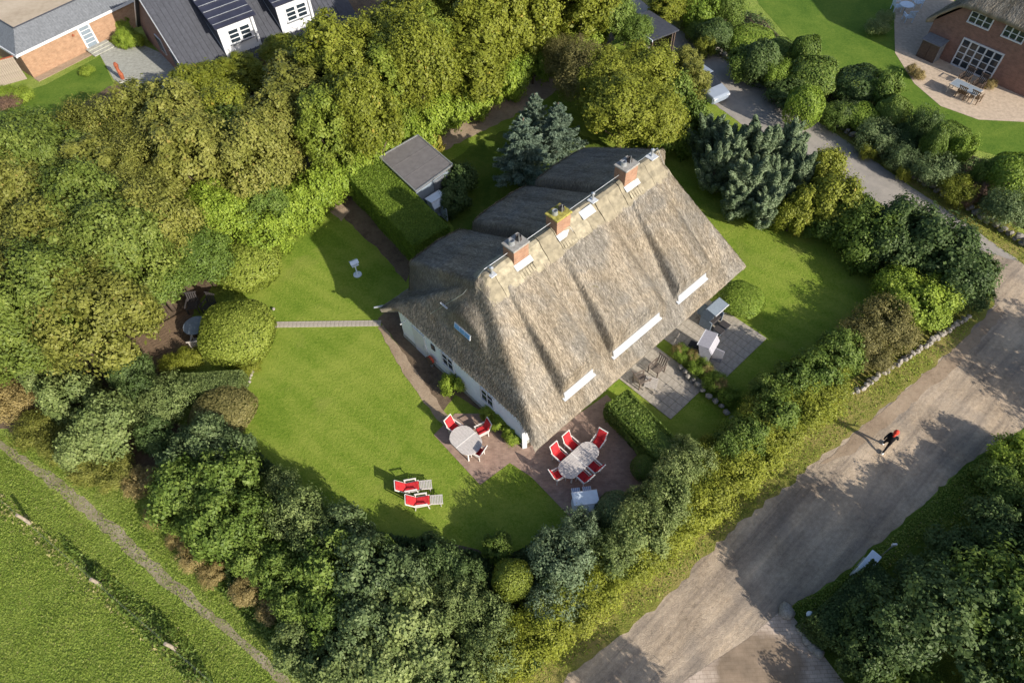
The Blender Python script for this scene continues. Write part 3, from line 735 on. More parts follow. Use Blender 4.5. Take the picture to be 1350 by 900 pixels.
# ridge capping in lengths, held by wire netting
rg = random.Random(3)
u = 2.0
M['ridge'] = plain('weathered_ridge_sod', (.24, .21, .15), .95, .1, .3, 3., 0, .6)
M['ridge_pale'] = plain('pale_ridge_sod', (.3, .265, .19), .95, .1, .35, 4., 0, .6)
while u < 14.6:
    w = rg.uniform(.75, 1.15); e = min(u+w, 14.75)
    mb = MB(); prof = [RV-1.0, RV-.72, RV-.45, RV-.2, RV, RV+.2, RV+.5, RV+.75]
    us2 = [u+.015, (u+e)/2, e-.015]; th = rg.uniform(.07, .12)
    top = [[(x, v, zsurf(x, v)+th*(1 if 0 < q < 7 else .3)+(.06 if q in (3, 4, 5) else 0)) for q, v in enumerate(prof)] for x in us2]
    for i in range(2):
        for q in range(7): mb.quad(top[i][q], top[i+1][q], top[i+1][q+1], top[i][q+1])
    for i, s in ((0, -1), (2, 1)):
        for q in range(7):
            a_, b_ = top[i][q], top[i][q+1]; mb.quad(a_, b_, (b_[0], b_[1], b_[2]-.2), (a_[0], a_[1], a_[2]-.2))
    for i in range(2):
        for q in (0, 7):
            a_, b_ = top[i][q], top[i+1][q]; mb.quad(a_, b_, (b_[0], b_[1], b_[2]-.15), (a_[0], a_[1], a_[2]-.15))
    rc = mb.build('ridge_cap', M[rg.choice(['ridge', 'ridge', 'ridge_pale'])], house, smooth=False)
    u = e
# chimneys
def chimney(u, v, top, lab, sx=.9, sy=.72, pots=2):
    z0 = 6.9
    c = MB().box((u, v, (z0+top)/2), (sx, sy, top-z0)).build('chimney', M['brick_chimney'], house, bevel=.01)
    c['label'] = 'brick chimney with %s' % lab
    MB().box((u, v, top+.05), (sx+.1, sy+.1, .10)).build('cap', M['moss'] if 'lichen' in lab else M['concrete'], c, bevel=.02)
    for q in range(pots):
        du = (q-.5)*.42 if pots > 1 else 0
        MB().lathe((u+du, v+.03, top+.10), [(.15, 0), (.13, .22), (.105, .22), (.1, .04)], 14).build('pot', M['wicker'] if q else M['metal'], c)
    MB().tube([(u+.1, v-.12, top+.1), (u+.1, v-.12, top+.55)], .018, 6).build('rod', M['metal'], c)
    MB().box((u, v-sy/2-.13, zsurf(u, v-sy/2-.15)+.15), (sx+.12, .3, .03), M=Matrix.Rotation(rad(36), 3, 'X')).build('flashing', M['lead'], c)
    mbf = MB()
    for q in range(6): mbf.box((u-sx/2+.09+q*sx/5.6, v-sy/2-.45, zsurf(u, v-sy/2-.45)+.13), (.13, .34, .025), M=Matrix.Rotation(rad(40), 3, 'X'))
    mbf.build('apron_flashing', M['ridge_pale'], c)
chimney(4.35, RV, 8.42, 'pale cap')
chimney(7.05, RV, 8.42, 'yellow lichen on the cap')
chimney(11.75, RV, 8.5, 'two dark pots')
def roofvent(u, v, flat=.34):
    z = zsurf(u, v)
    a = MB().box((u, v, z+.16), (flat, flat, .05)).build('roof_vent', M['lead'], house, bevel=.01)
    MB().tube([(u, v, z+.1), (u, v, z+.55)], [.06, .05], 10).build('pipe', M['metal'], a)
    MB().lathe((u, v, z+.55), [(.1, 0), (.09, .05), (.02, .1)], 10).build('cowl', M['metal'], a)
roofvent(2.75, RV-.15); roofvent(9.35, RV-.05, .4); roofvent(13.75, RV, .5)
sk = MB().box((8.65, RV-.35, zsurf(8.65, RV-.35)+.16), (.85, .45, .07), M=Matrix.Rotation(rad(30), 3, 'X')).build('roof_hatch', M['lead'], house, bevel=.01)
MB().box((8.65, RV-.35, zsurf(8.65, RV-.35)+.2), (.7, .34, .03), M=Matrix.Rotation(rad(30), 3, 'X')).build('hatch_lid', M['white'], sk)
# lightning conductor along the ridge and down to the ground
pts = [(.9, 8.2, zsurf(.9, 8.2)+.1), (1.7, 6.4, zsurf(1.7, 6.4)+.16)]+[(x, RV+.05, RZ+.33) for x in (2.5, 4, 6, 8, 10, 12, 14.2)]+[(15.2, 4.6, zsurf(15.2, 4.6)+.15), (15.9, 3.0, 2.9), (16.5, 2.0, .1)]
MB().tube(pts, .016, 6).build('lightning_conductor', M['metal'], house)
MB().box((1.25, 7.4, zsurf(1.25, 7.4)+.12), (.09, .5, .05)).build('conductor_clamp', M['white'], house)
# front corner brace and eave lamp, gutter tip
MB().prism([(.55, 1.42), (.75, 1.3), (.75, 1.5)], .0, 2.6).build('corner_post', M['white'], house)
MB().tube([(WU0, 10.3, 2.1), (.25, 10.3, 2.05)], .03, 6).build('wall_lamp_arm', M['white'], house)
MB().tube([(.45, 11.75, 2.2), (-.1, 12.1, 2.2)], [.07, .05], 8).build('gutter_spout', M['metal'], house)
hl = thing('hose_reel', 'red hose reel on the shaded white wall beside the gable door', 'hose reel', house.matrix_basis @ Vector((.48, 8.35, .62)), HU)
MB().tube([(-.07, 0, 0), (.07, 0, 0)], .24, 18).build('drum', M['redbody'], hl)
MB().tube([(-.10, 0, 0), (-.075, 0, 0)], .27, 18).build('rim', M['wood_dark'], hl)
MB().box((.02, 0, -.42), (.1, .1, .42)).build('stand', M['metal'], hl)

# ================================================================== OUTBUILDING, HEDGES BY THE HOUSE
def wpt(u, v, z=0.0):
    "point in the house's own grid"
    return house.matrix_basis @ Vector((u, v, z))
s0 = [G(500, 207, 2.3), G(551, 178, 2.3), G(597, 217, 2.3), G(548, 252, 2.3)]
cs = sum(s0, Vector())/4
sh = thing('garden_shed', 'white walled garden shed with flat grey felt roof beside the clipped hedge', 'shed', (cs.x, cs.y, 0), 0)
rp = [(p.x-cs.x, p.y-cs.y) for p in s0]
MB().prism([(x*.94, y*.94) for x, y in rp], 0, 2.16).build('wall', M['bluegrey'], sh)  # white wall toned blue grey: the house's shade put into its colour
MB().prism(rp, 2.17, 2.29).build('roof', M['felt'], sh)
ed = MB()
for i in range(4):
    a_, b_ = Vector((*rp[i], 2.3)), Vector((*rp[(i+1) % 4], 2.3)); ed.bar(a_, b_, .07, .08)
ed.build('roof_trim', M['metal'], sh)
e1 = (Vector((*rp[0], 0))+Vector((*rp[3], 0)))/2; e2 = (Vector((*rp[1], 0))+Vector((*rp[2], 0)))/2
sm_ = MB()
for t in (.33, .66):
    a_ = Vector((*rp[0], 2.3)).lerp(Vector((*rp[3], 2.3)), t); b_ = Vector((*rp[1], 2.3)).lerp(Vector((*rp[2], 2.3)), t); sm_.bar(a_*.97+Vector((0, 0, .07-.0)) * 1, b_*.97+Vector((0, 0, .07)), .05, .012)
sm_.build('felt_seam', M['felt'], sh)
dd = MB().box((0, 0, 1.0), (.9, .06, 1.95), M=None)
a_, b_ = Vector((*rp[3], 0))*.955, Vector((*rp[2], 0))*.955; mid = a_.lerp(b_, .62)
MB().box((mid.x, mid.y, 1.0), (.9, .06, 1.95), math.atan2((b_-a_).y, (b_-a_).x)).build('door', M['greytile'], sh)

a_ = (G(460, 229, 2.2)+G(497, 208, 2.2))/2; b_ = (G(592, 290, 2.2)+G(546, 331, 2.2))/2
hedge('clipped_hedge', a_, b_, 2.55, 2.2, 'clip', 'tall flat topped clipped hedge between the shed and the lawn', .085, 300)
a_ = G(813, 522, 1.4); b_ = G(885, 598, 1.4)
hedge('clipped_hedge', a_, b_, 1.55, 1.45, 'green', 'dense green clipped hedge running out from the thatched eave between two patios', .10, 300, .12)
hedge('clipped_hedge', G(500, 712, 1.8), G(528, 745, 1.8), .9, 1.9, 'green', 'short square clipped hedge standing in the shrub belt below the lawn', .085, 260, .04)
hedge('clipped_hedge', G(235, 505, 1.1), G(318, 500, 1.1), 1.3, 1.2, 'pale', 'low grey green clipped hedge below the clipped block by the deck', .07, 320, .08)
hedge('clipped_hedge', G(1078, 832, 1.3), G(1165, 752, 1.3), 1.2, 1.5, 'deep', 'dark clipped hedge behind the white cabinet on the shaded verge', .085, 260, .07)

# ================================================================== NEIGHBOURING HOUSES, NORTH WEST
A = G(45, 103); B = G(123, 64); dv = (B-A); ang = math.atan2(dv.y, dv.x)
h1 = thing('brick_bungalow', 'orange brick bungalow with gravel roof and glazed garden door', 'house', A, ang)
# local x along the wall, y inwards
LW, DW, HW = 10.5, 8.0, 2.0
MB().prism([(0, 0), (LW, 0), (LW, DW), (0, DW)], 0, HW).build('wall', M['brick_orange'], h1)
f = MB(); f.box((LW/2, -.22, HW+.06), (LW+.7, .1, .2)).box((-.32, DW/2-.2, HW+.06), (.1, DW+.3, .2)); f.build('fascia', M['white'], h1)
ro = MB(); e = .3; i_ = .95; z1 = HW+.15; z2 = HW+1.35
o4 = [(-e, -e+.05), (LW+e, -e+.05), (LW+e, DW+e), (-e, DW+e)]; i4 = [(i_, i_), (LW-i_, i_), (LW-i_, DW-i_), (i_, DW-i_)]
for k in range(4):
    a_, b_ = o4[k], o4[(k+1) % 4]; c_, d_ = i4[(k+1) % 4], i4[k]
    ro.quad((*a_, z1), (*b_, z1), (*c_, z2), (*d_, z2))
ro.poly([(*p, z1-.05) for p in o4])
rt = ro.build('roof', M['greytile'], h1)
tl = MB(); x = -.1
while x < LW+.1:
    t = .0
    a_ = Vector((x, -e+.05, z1+.02)); xx = min(max(x, i_), LW-i_); b_ = Vector((x if i_ < x < LW-i_ else xx, i_, z2+.02))
    if not (i_ < x < LW-i_):
        k = (x+e)/(i_+e) if x <= i_ else (LW+e-x)/(i_+e); b_ = Vector((x, -e+.05+(i_+e-.05)*k, z1+(z2-z1)*k+.02))
    tl.bar(a_, b_, .07, .045); x += .2
tlo = tl.build('tile_roll', M['greytile'], rt); tlo['kind'] = 'stuff'
MB().prism(i4, z2-.1, z2+.004).build('gravel_bed', M['gravelroof'], rt)
kb = MB()
for k in range(4): kb.bar((*i4[k], z2+.03), (*i4[(k+1) % 4], z2+.03), .09, .07)
kb.build('roof_kerb', M['slate'], rt)
dx = 5.35
dr = MB().box((dx-.47, -.03, .98), (.13, .09, 1.96)).box((dx+.47, -.03, .98), (.13, .09, 1.96)).box((dx, -.03, .1), (.81, .09, .2)).box((dx, -.03, 1.9), (.81, .09, .12)).build('garden_door', M['white'], h1)
for k in range(5):
    MB().box((dx, -.035, .36+k*.34), (.8, .02, .28)).build('pane', M['bluegrey'], dr)
    if k: MB().box((dx, -.04, .19+k*.34), (.81, .05, .045)).build('glazing_bar', M['white'], dr)
MB().lathe((4.3, -.12, 1.55), [(.09, 0), (.11, .06), (.05, .14)], 10).build('wall_lamp', M['rust'], h1)
MB().box((2.35, -.45, .015), (4.8, .8, .03)).build('gravel_strip', M['sand'], h1)
for k in range(3):
    o = MB().box((dx+.2, -.35-.42*k, .22-.07*k), (1.9, .40, .07)).build('step', M['greyslab'], h1)
# timber fence
fA = G(-14, 118); fB = G(36, 104); dvf = fB-fA; fa = math.atan2(dvf.y, dvf.x)
fc = thing('board_fence', 'silvery vertical board fence at the corner of the orange brick bungalow', 'fence', fA, fa)
nb = 18; bw = (dvf.length)/nb
bme = MB().box((0, 0, .95), (bw-.015, .03, 1.9)).mesh('board')
for k in range(nb): link('board', bme, M['fence_wood'], fc, ((k+.5)*bw, 0, 0))
MB().box((dvf.length/2, .05, .4), (dvf.length, .06, .1)).box((dvf.length/2, .05, 1.5), (dvf.length, .06, .1)).build('rail', M['fence_wood'], fc)
MB().box((dvf.length/2, 0, 1.93), (dvf.length+.1, .14, .05)).build('top_cap', M['rust'], fc)
sheet('bungalow_lawn', [(60, 112), (132, 74), (150, 110), (90, 150), (0, 160), (-30, 140)], .006, M['lawn2'])
sheet('bungalow_terrace', [(128, 66), (178, 55), (235, 80), (245, 120), (180, 125), (150, 105)], .008, M['greyslab'])
sp = G(163, 106)
sc = thing('garden_sculpture', 'rust red upright sculpture on a pale square slab in the bungalow garden', 'sculpture', sp, .7)
MB().box((0, 0, .06), (.9, .75, .12)).build('base_slab', M['greyslab'], sc, bevel=.02)
MB().tube([(0, 0, .12), (.03, 0, .5), (-.03, .02, .95), (.02, 0, 1.3), (0, 0, 1.5)], [.13, .17, .12, .18, .09], 7).build('figure', M['rust'], sc)

# slate roofed houses with white dormers
Ga, Gb = G(188, 45), G(236, 96); gd = (Gb-Ga).normalized(); Gb = Gb+gd*3.9; ga = math.atan2(gd.y, gd.x)
h2 = thing('slate_house', 'dark brick house with slate roof and two white dormers behind the tree belt', 'house', Gb, ga+math.pi/2)
# local: -y runs back along the gable wall, x runs east along the front
GL = 10.5; FL = 14.0; EV = 1.3; RG = 5.9
wm = MB()
wm.poly([(0, 0, 0), (0, GL, 0), (0, GL, EV), (0, GL/2, RG), (0, 0, EV)])
wm.poly([(FL, 0, 0), (FL, GL, 0), (FL, GL, EV), (FL, GL/2, RG), (FL, 0, EV)])
wm.quad((0, 0, 0), (FL, 0, 0), (FL, 0, EV), (0, 0, EV)); wm.quad((0, GL, 0), (FL, GL, 0), (FL, GL, EV), (0, GL, EV))
wm.build('wall', M['brick_dark'], h2)
def slope(y, side):
    return EV-.0+(RG-EV)*(y/(GL/2)) if y <= GL/2 else EV+(RG-EV)*((GL-y)/(GL/2))
r2 = MB(); ov = .35
for s in (0, 1):
    y0, y1 = (-ov, GL/2) if s == 0 else (GL+ov, GL/2)
    za, zb = EV-ov*.9+.12, RG+.12
    r2.quad((-.25, y0, za), (FL+.25, y0, za), (FL+.25, y1, zb), (-.25, y1, zb)); r2.quad((-.25, y0, za-.12), (FL+.25, y0, za-.12), (FL+.25, y1, zb-.12), (-.25, y1, zb-.12))
r2o = r2.build('roof', M['slate'], h2)
t2 = MB()
for k in range(34):
    x = -.1+k*.395
    t2.bar((x, -ov, EV-ov*.9+.15), (x, GL/2, RG+.15), .05, .05)
t2o = t2.build('tile_roll', M['slate'], r2o); t2o['kind'] = 'stuff'
vb = MB(); vb.bar((-.27, -ov, EV-ov*.9+.12), (-.27, GL/2, RG+.12), .06, .16); vb.bar((-.27, GL+ov, EV-ov*.9+.12), (-.27, GL/2, RG+.12), .06, .16); vb.build('verge_board', M['metal'], h2)
for (yy, zz, w_, h_) in ((2.6, .9, 1.6, 1.3), (5.8, .9, 1.2, 1.3)):
    gw = MB().box((-.04, yy, zz+h_/2), (.08, w_, h_)).build('window', M['white'], h2)
    for k in (-1, 1): MB().box((-.085, yy+k*w_/4, zz+h_/2), (.012, w_/2-.1, h_-.14)).build('pane', M['glass'], gw)
for x0 in (3.1, 7.9):
    w_ = 2.9; zt = 4.1
    dm = MB(); y0 = .25
    dm.poly([(x0, y0, 1.4), (x0+w_, y0, 1.4), (x0+w_, y0, zt), (x0, y0, zt)]); yb = GL/2*.62
    dm.poly([(x0, y0, 1.9), (x0, yb, slope(yb, 0)), (x0, y0, zt)]); dm.poly([(x0+w_, y0, 1.9), (x0+w_, yb, slope(yb, 0)), (x0+w_, y0, zt)])
    do = dm.build('dormer', M['white'], h2); do['label'] = 'white rendered dormer'
    ck = MB(); 
    for xx in (x0-.03, x0+w_+.03): ck.poly([(xx, y0+.1, 2.4), (xx, yb+.6, slope(yb+.6, 0)), (xx, y0+.1, zt)])
    ck.build('dormer_cheek', M['slate'], do)
    dr_ = MB(); dr_.quad((x0-.2, y0-.25, zt+.02), (x0+w_+.2, y0-.25, zt+.02), (x0+w_+.2, GL/2+.1, RG-.05), (x0-.2, GL/2+.1, RG-.05)); dr_.quad((x0-.2, y0-.25, zt-.1), (x0+w_+.2, y0-.25, zt-.1), (x0+w_+.2, GL/2+.1, RG-.17), (x0-.2, GL/2+.1, RG-.17))
    dr_.quad((x0-.2, y0-.25, zt+.02), (x0+w_+.2, y0-.25, zt+.02), (x0+w_+.2, y0-.25, zt-.1), (x0-.2, y0-.25, zt-.1))
    dro = dr_.build('dormer_roof', M['solar'], do)
    ln = Vector((0, GL/2+.35-y0, RG-.07-zt))
    for k in range(8):
        t = (k+.5)/8.3; y_ = y0-.25+ln.y*t; z_ = zt+.04+ln.z*t
        o = MB().bar((x0-.15, y_, z_+.02), (x0+w_+.15, y_, z_+.02), .04, .03).build('roof_batten', M['metal'], do)
    for kx in (.3, .62):
        wd = MB().box((x0+w_*kx+.2, y0-.04, 3.05), (.92, .06, 1.1)).build('window', M['white'], do)
        for q in (0, 1, 2):
            for r_ in (-1, 1): pass
        MB().box((x0+w_*kx+.2, y0-.10, 2.47), (1.02, .14, .05)).build('pane_sill', M['greytile'], do)
        for q in range(3):
            MB().box((x0+w_*kx+.2, y0-.075, 2.72+q*.33), (.72, .012, .25)).build('pane', M['glass'], do)
    MB().tube([(x0+w_-.25, y0-.06, zt-.1), (x0+w_-.25, y0-.06, 2.0)], .045, 8).build('downpipe', M['metal'], do)

# ================================================================== NEIGHBOURING HOUSE, NORTH EAST
C0 = G(1213, 66); C1 = G(1350, 128); dv = C1-C0; ang = math.atan2(dv.y, dv.x)
h3 = thing('brick_thatched_house', 'dark brick house with half hipped thatch and wide white french doors', 'house', C0, ang)
WL = 9.6; DP = 9.; EZ = 2.4; HZ = 4.15; sx_ = 1.75
wm = MB(); F_ = [(0, 0, 0), (WL, 0, 0), (WL, 0, EZ), (WL-sx_, 0, HZ), (sx_, 0, HZ), (0, 0, EZ)]
wm.poly(F_); wm.poly([(x, DP, z) for x, y, z in F_]); wm.quad((0, 0, 0), (0, DP, 0), (0, DP, EZ), (0, 0, EZ)); wm.quad((WL, 0, 0), (WL, DP, 0), (WL, DP, EZ), (WL, 0, EZ))
wm.build('wall', M['brick_dark'], h3)
us3 = np.linspace(-.45, WL+.45, 110); vs3 = np.linspace(-.4, DP+.4, 100); U3, V3 = np.meshgrid(us3, vs3, indexing='ij')
Z3 = smin(smin(EZ+.1+(U3+.45)*1.02, EZ+.1+(WL+.45-U3)*1.02, .4), smin(HZ+.25+(V3+.4)*1.15, HZ+.25+(DP+.4-V3)*1.15, .3), .3)
Z3 = Z3+.02*np.sin(U3*3)+.02*np.sin(V3*4+U3)
v3 = np.stack([U3, V3, Z3], -1).reshape(-1, 3).tolist(); f3 = []; nv3 = len(vs3)
for i in range(len(us3)-1):
    for j in range(nv3-1):
        k = i*nv3+j; f3.append((k, k+nv3, k+nv3+1, k+1))
ring3 = [i*nv3 for i in range(len(us3))]+[(len(us3)-1)*nv3+j for j in range(1, nv3)]+[i*nv3+nv3-1 for i in range(len(us3)-2, -1, -1)]+list(range(nv3-2, 0, -1))
pv = ring3
for ins, dz in ((.04, -.3), (.5, -.25)):
    bs = len(v3)
    for k in ring3:
        x, y, z = v3[k]; v3.append([min(max(x, us3[0]+ins), us3[-1]-ins), min(max(y, vs3[0]+ins), vs3[-1]-ins), z+dz])
    cur = list(range(bs, bs+len(ring3)))
    for i in range(len(ring3)): j = (i+1) % len(ring3); f3.append((pv[i], cur[i], cur[j], pv[j]))
    pv = cur
me3 = bpy.data.meshes.new('roof'); me3.from_pydata(v3, [], f3); me3.shade_smooth()
at = me3.attributes.new('rnd', 'FLOAT', 'FACE'); at.data.foreach_set('value', np.full(len(me3.polygons), .35, np.float32))
rf3 = link('roof', me3, M['thatch'], h3); straws('reed_stalks', 50000, us3, vs3, Z3, 12, length=.3, aspect=.11, parent=rf3)
def to3(p): 
    q = h3.matrix_basis.inverted() @ p; return q
xa = to3(G(1253, 85)).x; xb = to3(G(1302, 108)).x; wD = xb-xa; hD = 2.05
fd = MB()
fd.box((xa+wD/2, -.04, hD+.03), (wD+.1, .1, .1)).box((xa+wD/2, -.04, .05), (wD+.1, .1, .1))
for k in range(6): fd.box((xa+wD*k/5, -.04, hD/2), (.1, .1, hD-.1))
fdo = fd.build('french_door', M['white'], h3)
for k in range(5):
    for q in range(4):
        MB().box((xa+wD*(k+.5)/5, -.045, .12+(q+.5)*(hD-.16)/4), (wD/5-.13, .02, (hD-.16)/4-.05)).build('pane', M['glass'], fdo)
        if q: MB().box((xa+wD*(k+.5)/5, -.05, .12+q*(hD-.16)/4), (wD/5-.1, .06, .045)).build('glazing_bar', M['white'], fdo)
for (p0, p1) in (((1276, 27), (1301, 40)), ((1317, 48), (1342, 60))):
    x0 = to3(G(*p0, 3.3)).x; x1 = to3(G(*p1, 3.3)).x; z0, h_ = 3.22, .78
    wd = MB().box(((x0+x1)/2, -.05, z0-.02), (x1-x0+.1, .14, .08)).box(((x0+x1)/2, -.03, z0+h_), (x1-x0+.06, .08, .07))
    for k in range(4): wd.box((x0+(x1-x0)*k/3, -.03, z0+h_/2), (.08, .08, h_))
    wdo = wd.build('window', M['white'], h3)
    for k in range(3):
        for q in range(2): MB().box((x0+(x1-x0)*(k+.5)/3, -.035, z0+h_*(.28+.46*q)), ((x1-x0)/3-.1, .02, h_*.38)).build('pane', M['glass'], wdo)
        MB().box((x0+(x1-x0)*(k+.5)/3, -.035, z0+h_*.5), ((x1-x0)/3-.08, .05, .04)).build('glazing_bar', M['white'], wdo)
pt = [G(*p) for p in ((1180, 0), (1180, 70), (1205, 110), (1240, 140), (1290, 158), (1350, 161), (1420, 160), (1420, 120), (1213, 60), (1225, 0))]
sheet('brick_house_patio', [(1178, -10), (1180, 70), (1205, 110), (1240, 140), (1290, 158), (1350, 161), (1430, 160), (1430, 120), (1350, 60), (1240, -10)], .01, M['slab2'])
# tool cabinet against that wall
tc = thing('tool_cabinet', 'dark wooden cabinet with grey lean-to roof against the dark brick wall', 'cabinet', h3.matrix_basis @ Vector((.6, -.62, 0)), ang)
MB().box((.35, 0, .7), (1.4, .8, 1.4)).build('body', M['wood_dark'], tc)
MB().box((.35, -.02, 1.46), (1.6, 1.0, .06), M=Matrix.Rotation(rad(10), 3, 'X')).build('roof', M['greytile'], tc)
for k in (-1, 1): MB().box((.35+k*.34, -.415, .7), (.62, .03, 1.25)).build('door', M['wood_dark'], tc)
MB().box((-.36, 0, .7), (.03, .8, 1.35)).box((1.06, 0, .7), (.03, .8, 1.35)).build('side_panel', M['greytile'], tc)

# ================================================================== FURNITURE
def mat_rot(p, a): return (p[0]*math.cos(a)-p[1]*math.sin(a), p[0]*math.sin(a)+p[1]*math.cos(a))
_share = {}
def part(key, fn, name, mat, parent):
    "a part whose mesh is shared by every copy of its thing"
    if key not in _share: _share[key] = fn()
    return link(name, _share[key], mat, parent)
def cushion_mesh(w, d, h):
    mb = MB().box((0, 0, 0), (w, d, h)); return mb.mesh('cushion', bevel=min(h*.4, .03))
def garden_chair(px, py, face, label, group, z=0.012):
    p = G(px, py, .5); t = thing('garden_chair', label, 'chair', (p.x, p.y, z), face, group); t.scale = (.92, .92, .95)
    def leg(x, y): return lambda: MB().bar((x, y, 0), (x*.92, y, .44), .035, .035).mesh('leg')
    for i, (x, y) in enumerate(((.25, .25), (.25, -.25), (-.27, .25), (-.27, -.25))): part(f'gcleg{i}', leg(x, y), 'leg', M['whiteframe'], t)
    def seat():
        m = MB()
        for s in (-1, 1): m.bar((-.27, s*.26, .44), (.28, s*.26, .46), .035, .045)
        for k in range(6): m.box((-.22+k*.09, 0, .45), (.06, .5, .02))
        return m.mesh('seat_frame')
    part('gcseat', seat, 'seat_frame', M['whiteframe'], t)
    def back():
        m = MB()
        for s in (-1, 1): m.bar((-.25, s*.26, .44), (-.50, s*.26, 1.08), .035, .045)
        m.bar((-.50, -.28, 1.08), (-.50, .28, 1.08), .045, .05); m.bar((-.35, -.26, .68), (-.35, .26, .68), .03, .03)
        return m.mesh('back_frame')
    part('gcback', back, 'back_frame', M['whiteframe'], t)
    def arm(s):
        def f():
            m = MB(); m.bar((-.34, s*.3, .66), (.3, s*.3, .66), .06, .025); m.bar((.24, s*.29, .44), (.24, s*.29, .65), .03, .03); return m.mesh('armrest')
        return f
    for s in (-1, 1): part(f'gcarm{s}', arm(s), 'armrest', M['whiteframe'], t)
    def c1():
        m = MB().box((.0, 0, .5), (.5, .47, .07)); return m.mesh('seat_cushion', bevel=.025)
    part('gcc1', c1, 'seat_cushion', M['red'], t)
    def c2():
        m = MB().box((-.345, 0, .8), (.07, .47, .58), M=Matrix.Rotation(rad(-21), 3, 'Y')); return m.mesh('back_cushion', bevel=.025)
    part('gcc2', c2, 'back_cushion', M['red'], t)
    return t
def oval_table(px, py, L_, W_, rz, label):
    p = G(px, py, .73); t = thing('oval_table', label, 'table', (p.x, p.y, .012), rz)
    def half(sg):
        pts = []; r = W_/2
        n = 14
        for k in range(n+1):
            a = -math.pi/2+math.pi*k/n; pts.append((sg*(L_/2-r*.9+math.cos(a)*r*.9), math.sin(a)*r))
        pts.append((sg*.012, r)); pts.append((sg*.012, -r)); return pts
    for sg in (-1, 1):
        lf = MB().prism(half(sg), .70, .735).build('leaf', M['tabletop'], t, bevel=.006)
        g = MB()
        for k in range(9):
            y = -W_/2+.08+k*(W_-.16)/8
            g.box((sg*(L_/4), y, .737), (L_/2-.28-abs(y)*.35, .012, .003))
        g.build('slat_groove', M['wood_grey'], lf)
    MB().box((0, 0, .737), (.05, W_*.98, .012)).build('centre_strip', M['whiteframe'], t)
    MB().box((0, 0, .66), (L_*.62, W_*.62, .06)).build('apron_frame', M['whiteframe'], t)
    for sx in (-1, 1):
        for sy in (-1, 1): MB().bar((sx*L_*.36, sy*W_*.34, 0), (sx*L_*.30, sy*W_*.28, .7), .06, .06).build('leg', M['whiteframe'], t)
    return t
oval_table(614, 580, 1.72, 1.25, HU-math.pi/2, 'small oval pale slatted table on the clinker terrace corner beside the lawn')
grp = 'red cushioned chairs at the small oval table'
garden_chair(600, 564, HU-math.pi/2+.15, 'red cushioned white chair at the lawn side head of the small oval table', None)
garden_chair(635, 567, HU+math.pi*.92, 'red cushioned white chair on the house side of the small oval table', None)
garden_chair(629, 594, HU+math.pi/2+.3, 'red cushioned white chair at the terrace end of the small oval table', None)
oval_table(763, 606, 2.3, 1.02, HU, 'long oval pale slatted table under the thatched eave')
lab = 'red cushioned white chair on the house side of the long oval table'; g2 = 'chairs on the house side of the long table'
garden_chair(738, 600, HU-math.pi/2, lab, g2); garden_chair(754, 586, HU-math.pi/2, lab, g2)
garden_chair(788, 583, HU+math.pi+.2, 'red cushioned white chair at the hedge end of the long oval table', None)
garden_chair(737, 625, HU-.25, 'red cushioned white chair at the lawn end of the long oval table', None)
lab = 'red cushioned white chair on the shaded side of the long oval table'; g2 = 'chairs on the shaded side of the long table'
garden_chair(769, 628, HU+math.pi/2, lab, g2); garden_chair(783, 615, HU+math.pi/2, lab, g2)

def lounger(px, py, rz, label, group):
    p = G(px, py, .4); t = thing('deck_lounger', label, 'lounger', (p.x, p.y, 0), rz, group); t.scale = (.86, .86, .95)
    def frame():
        m = MB()
        for s in (-1, 1):
            m.bar((-.35, s*.29, .36), (.4, s*.29, .42), .04, .05); m.bar((-.35, s*.29, .36), (-.86, s*.29, .86), .04, .05)
            m.bar((-.4, s*.33, .62), (.28, s*.33, .62), .07, .03)
        m.bar((-.86, -.3, .86), (-.86, .3, .86), .05, .05); return m.mesh('frame')
    part('lgf', frame, 'frame', M['whiteframe'], t)
    for i, (x, y) in enumerate(((.32, .29), (.32, -.29), (-.45, .29), (-.45, -.29))):
        part(f'lgl{i}', (lambda x=x, y=y: MB().bar((x, y, 0), (x-.1 if x > 0 else x+.12, y, .62), .04, .04).mesh('leg')), 'leg', M['whiteframe'], t)
    part('lgc1', lambda: MB().box((.02, 0, .43), (.72, .5, .07), M=Matrix.Rotation(rad(-4), 3, 'Y')).mesh('c', bevel=.03), 'seat_cushion', M['red'], t)
    part('lgc2', lambda: MB().box((-.58, 0, .66), (.68, .5, .07), M=Matrix.Rotation(rad(44), 3, 'Y')).mesh('c', bevel=.03), 'back_cushion', M['red'], t)
    def foot():
        m = MB()
        for s in (-1, 1): m.bar((.4, s*.25, .41), (1.08, s*.25, .3), .04, .04); m.bar((.95, s*.25, 0), (.95, s*.25, .3), .035, .035)
        for k in range(8): m.box((.45+k*.085, 0, .425-.0145*k), (.06, .5, .018))
        return m.mesh('footrest')
    part('lgft', foot, 'footrest', M['wood_grey'] if False else M['tabletop'], t)
    return t
lounger(543, 641, rad(8), 'red cushioned deck lounger on the lawn, farther from the shrub belt', None)
lounger(557, 660, rad(6), 'red cushioned deck lounger on the lawn, closer to the shrub belt', None)

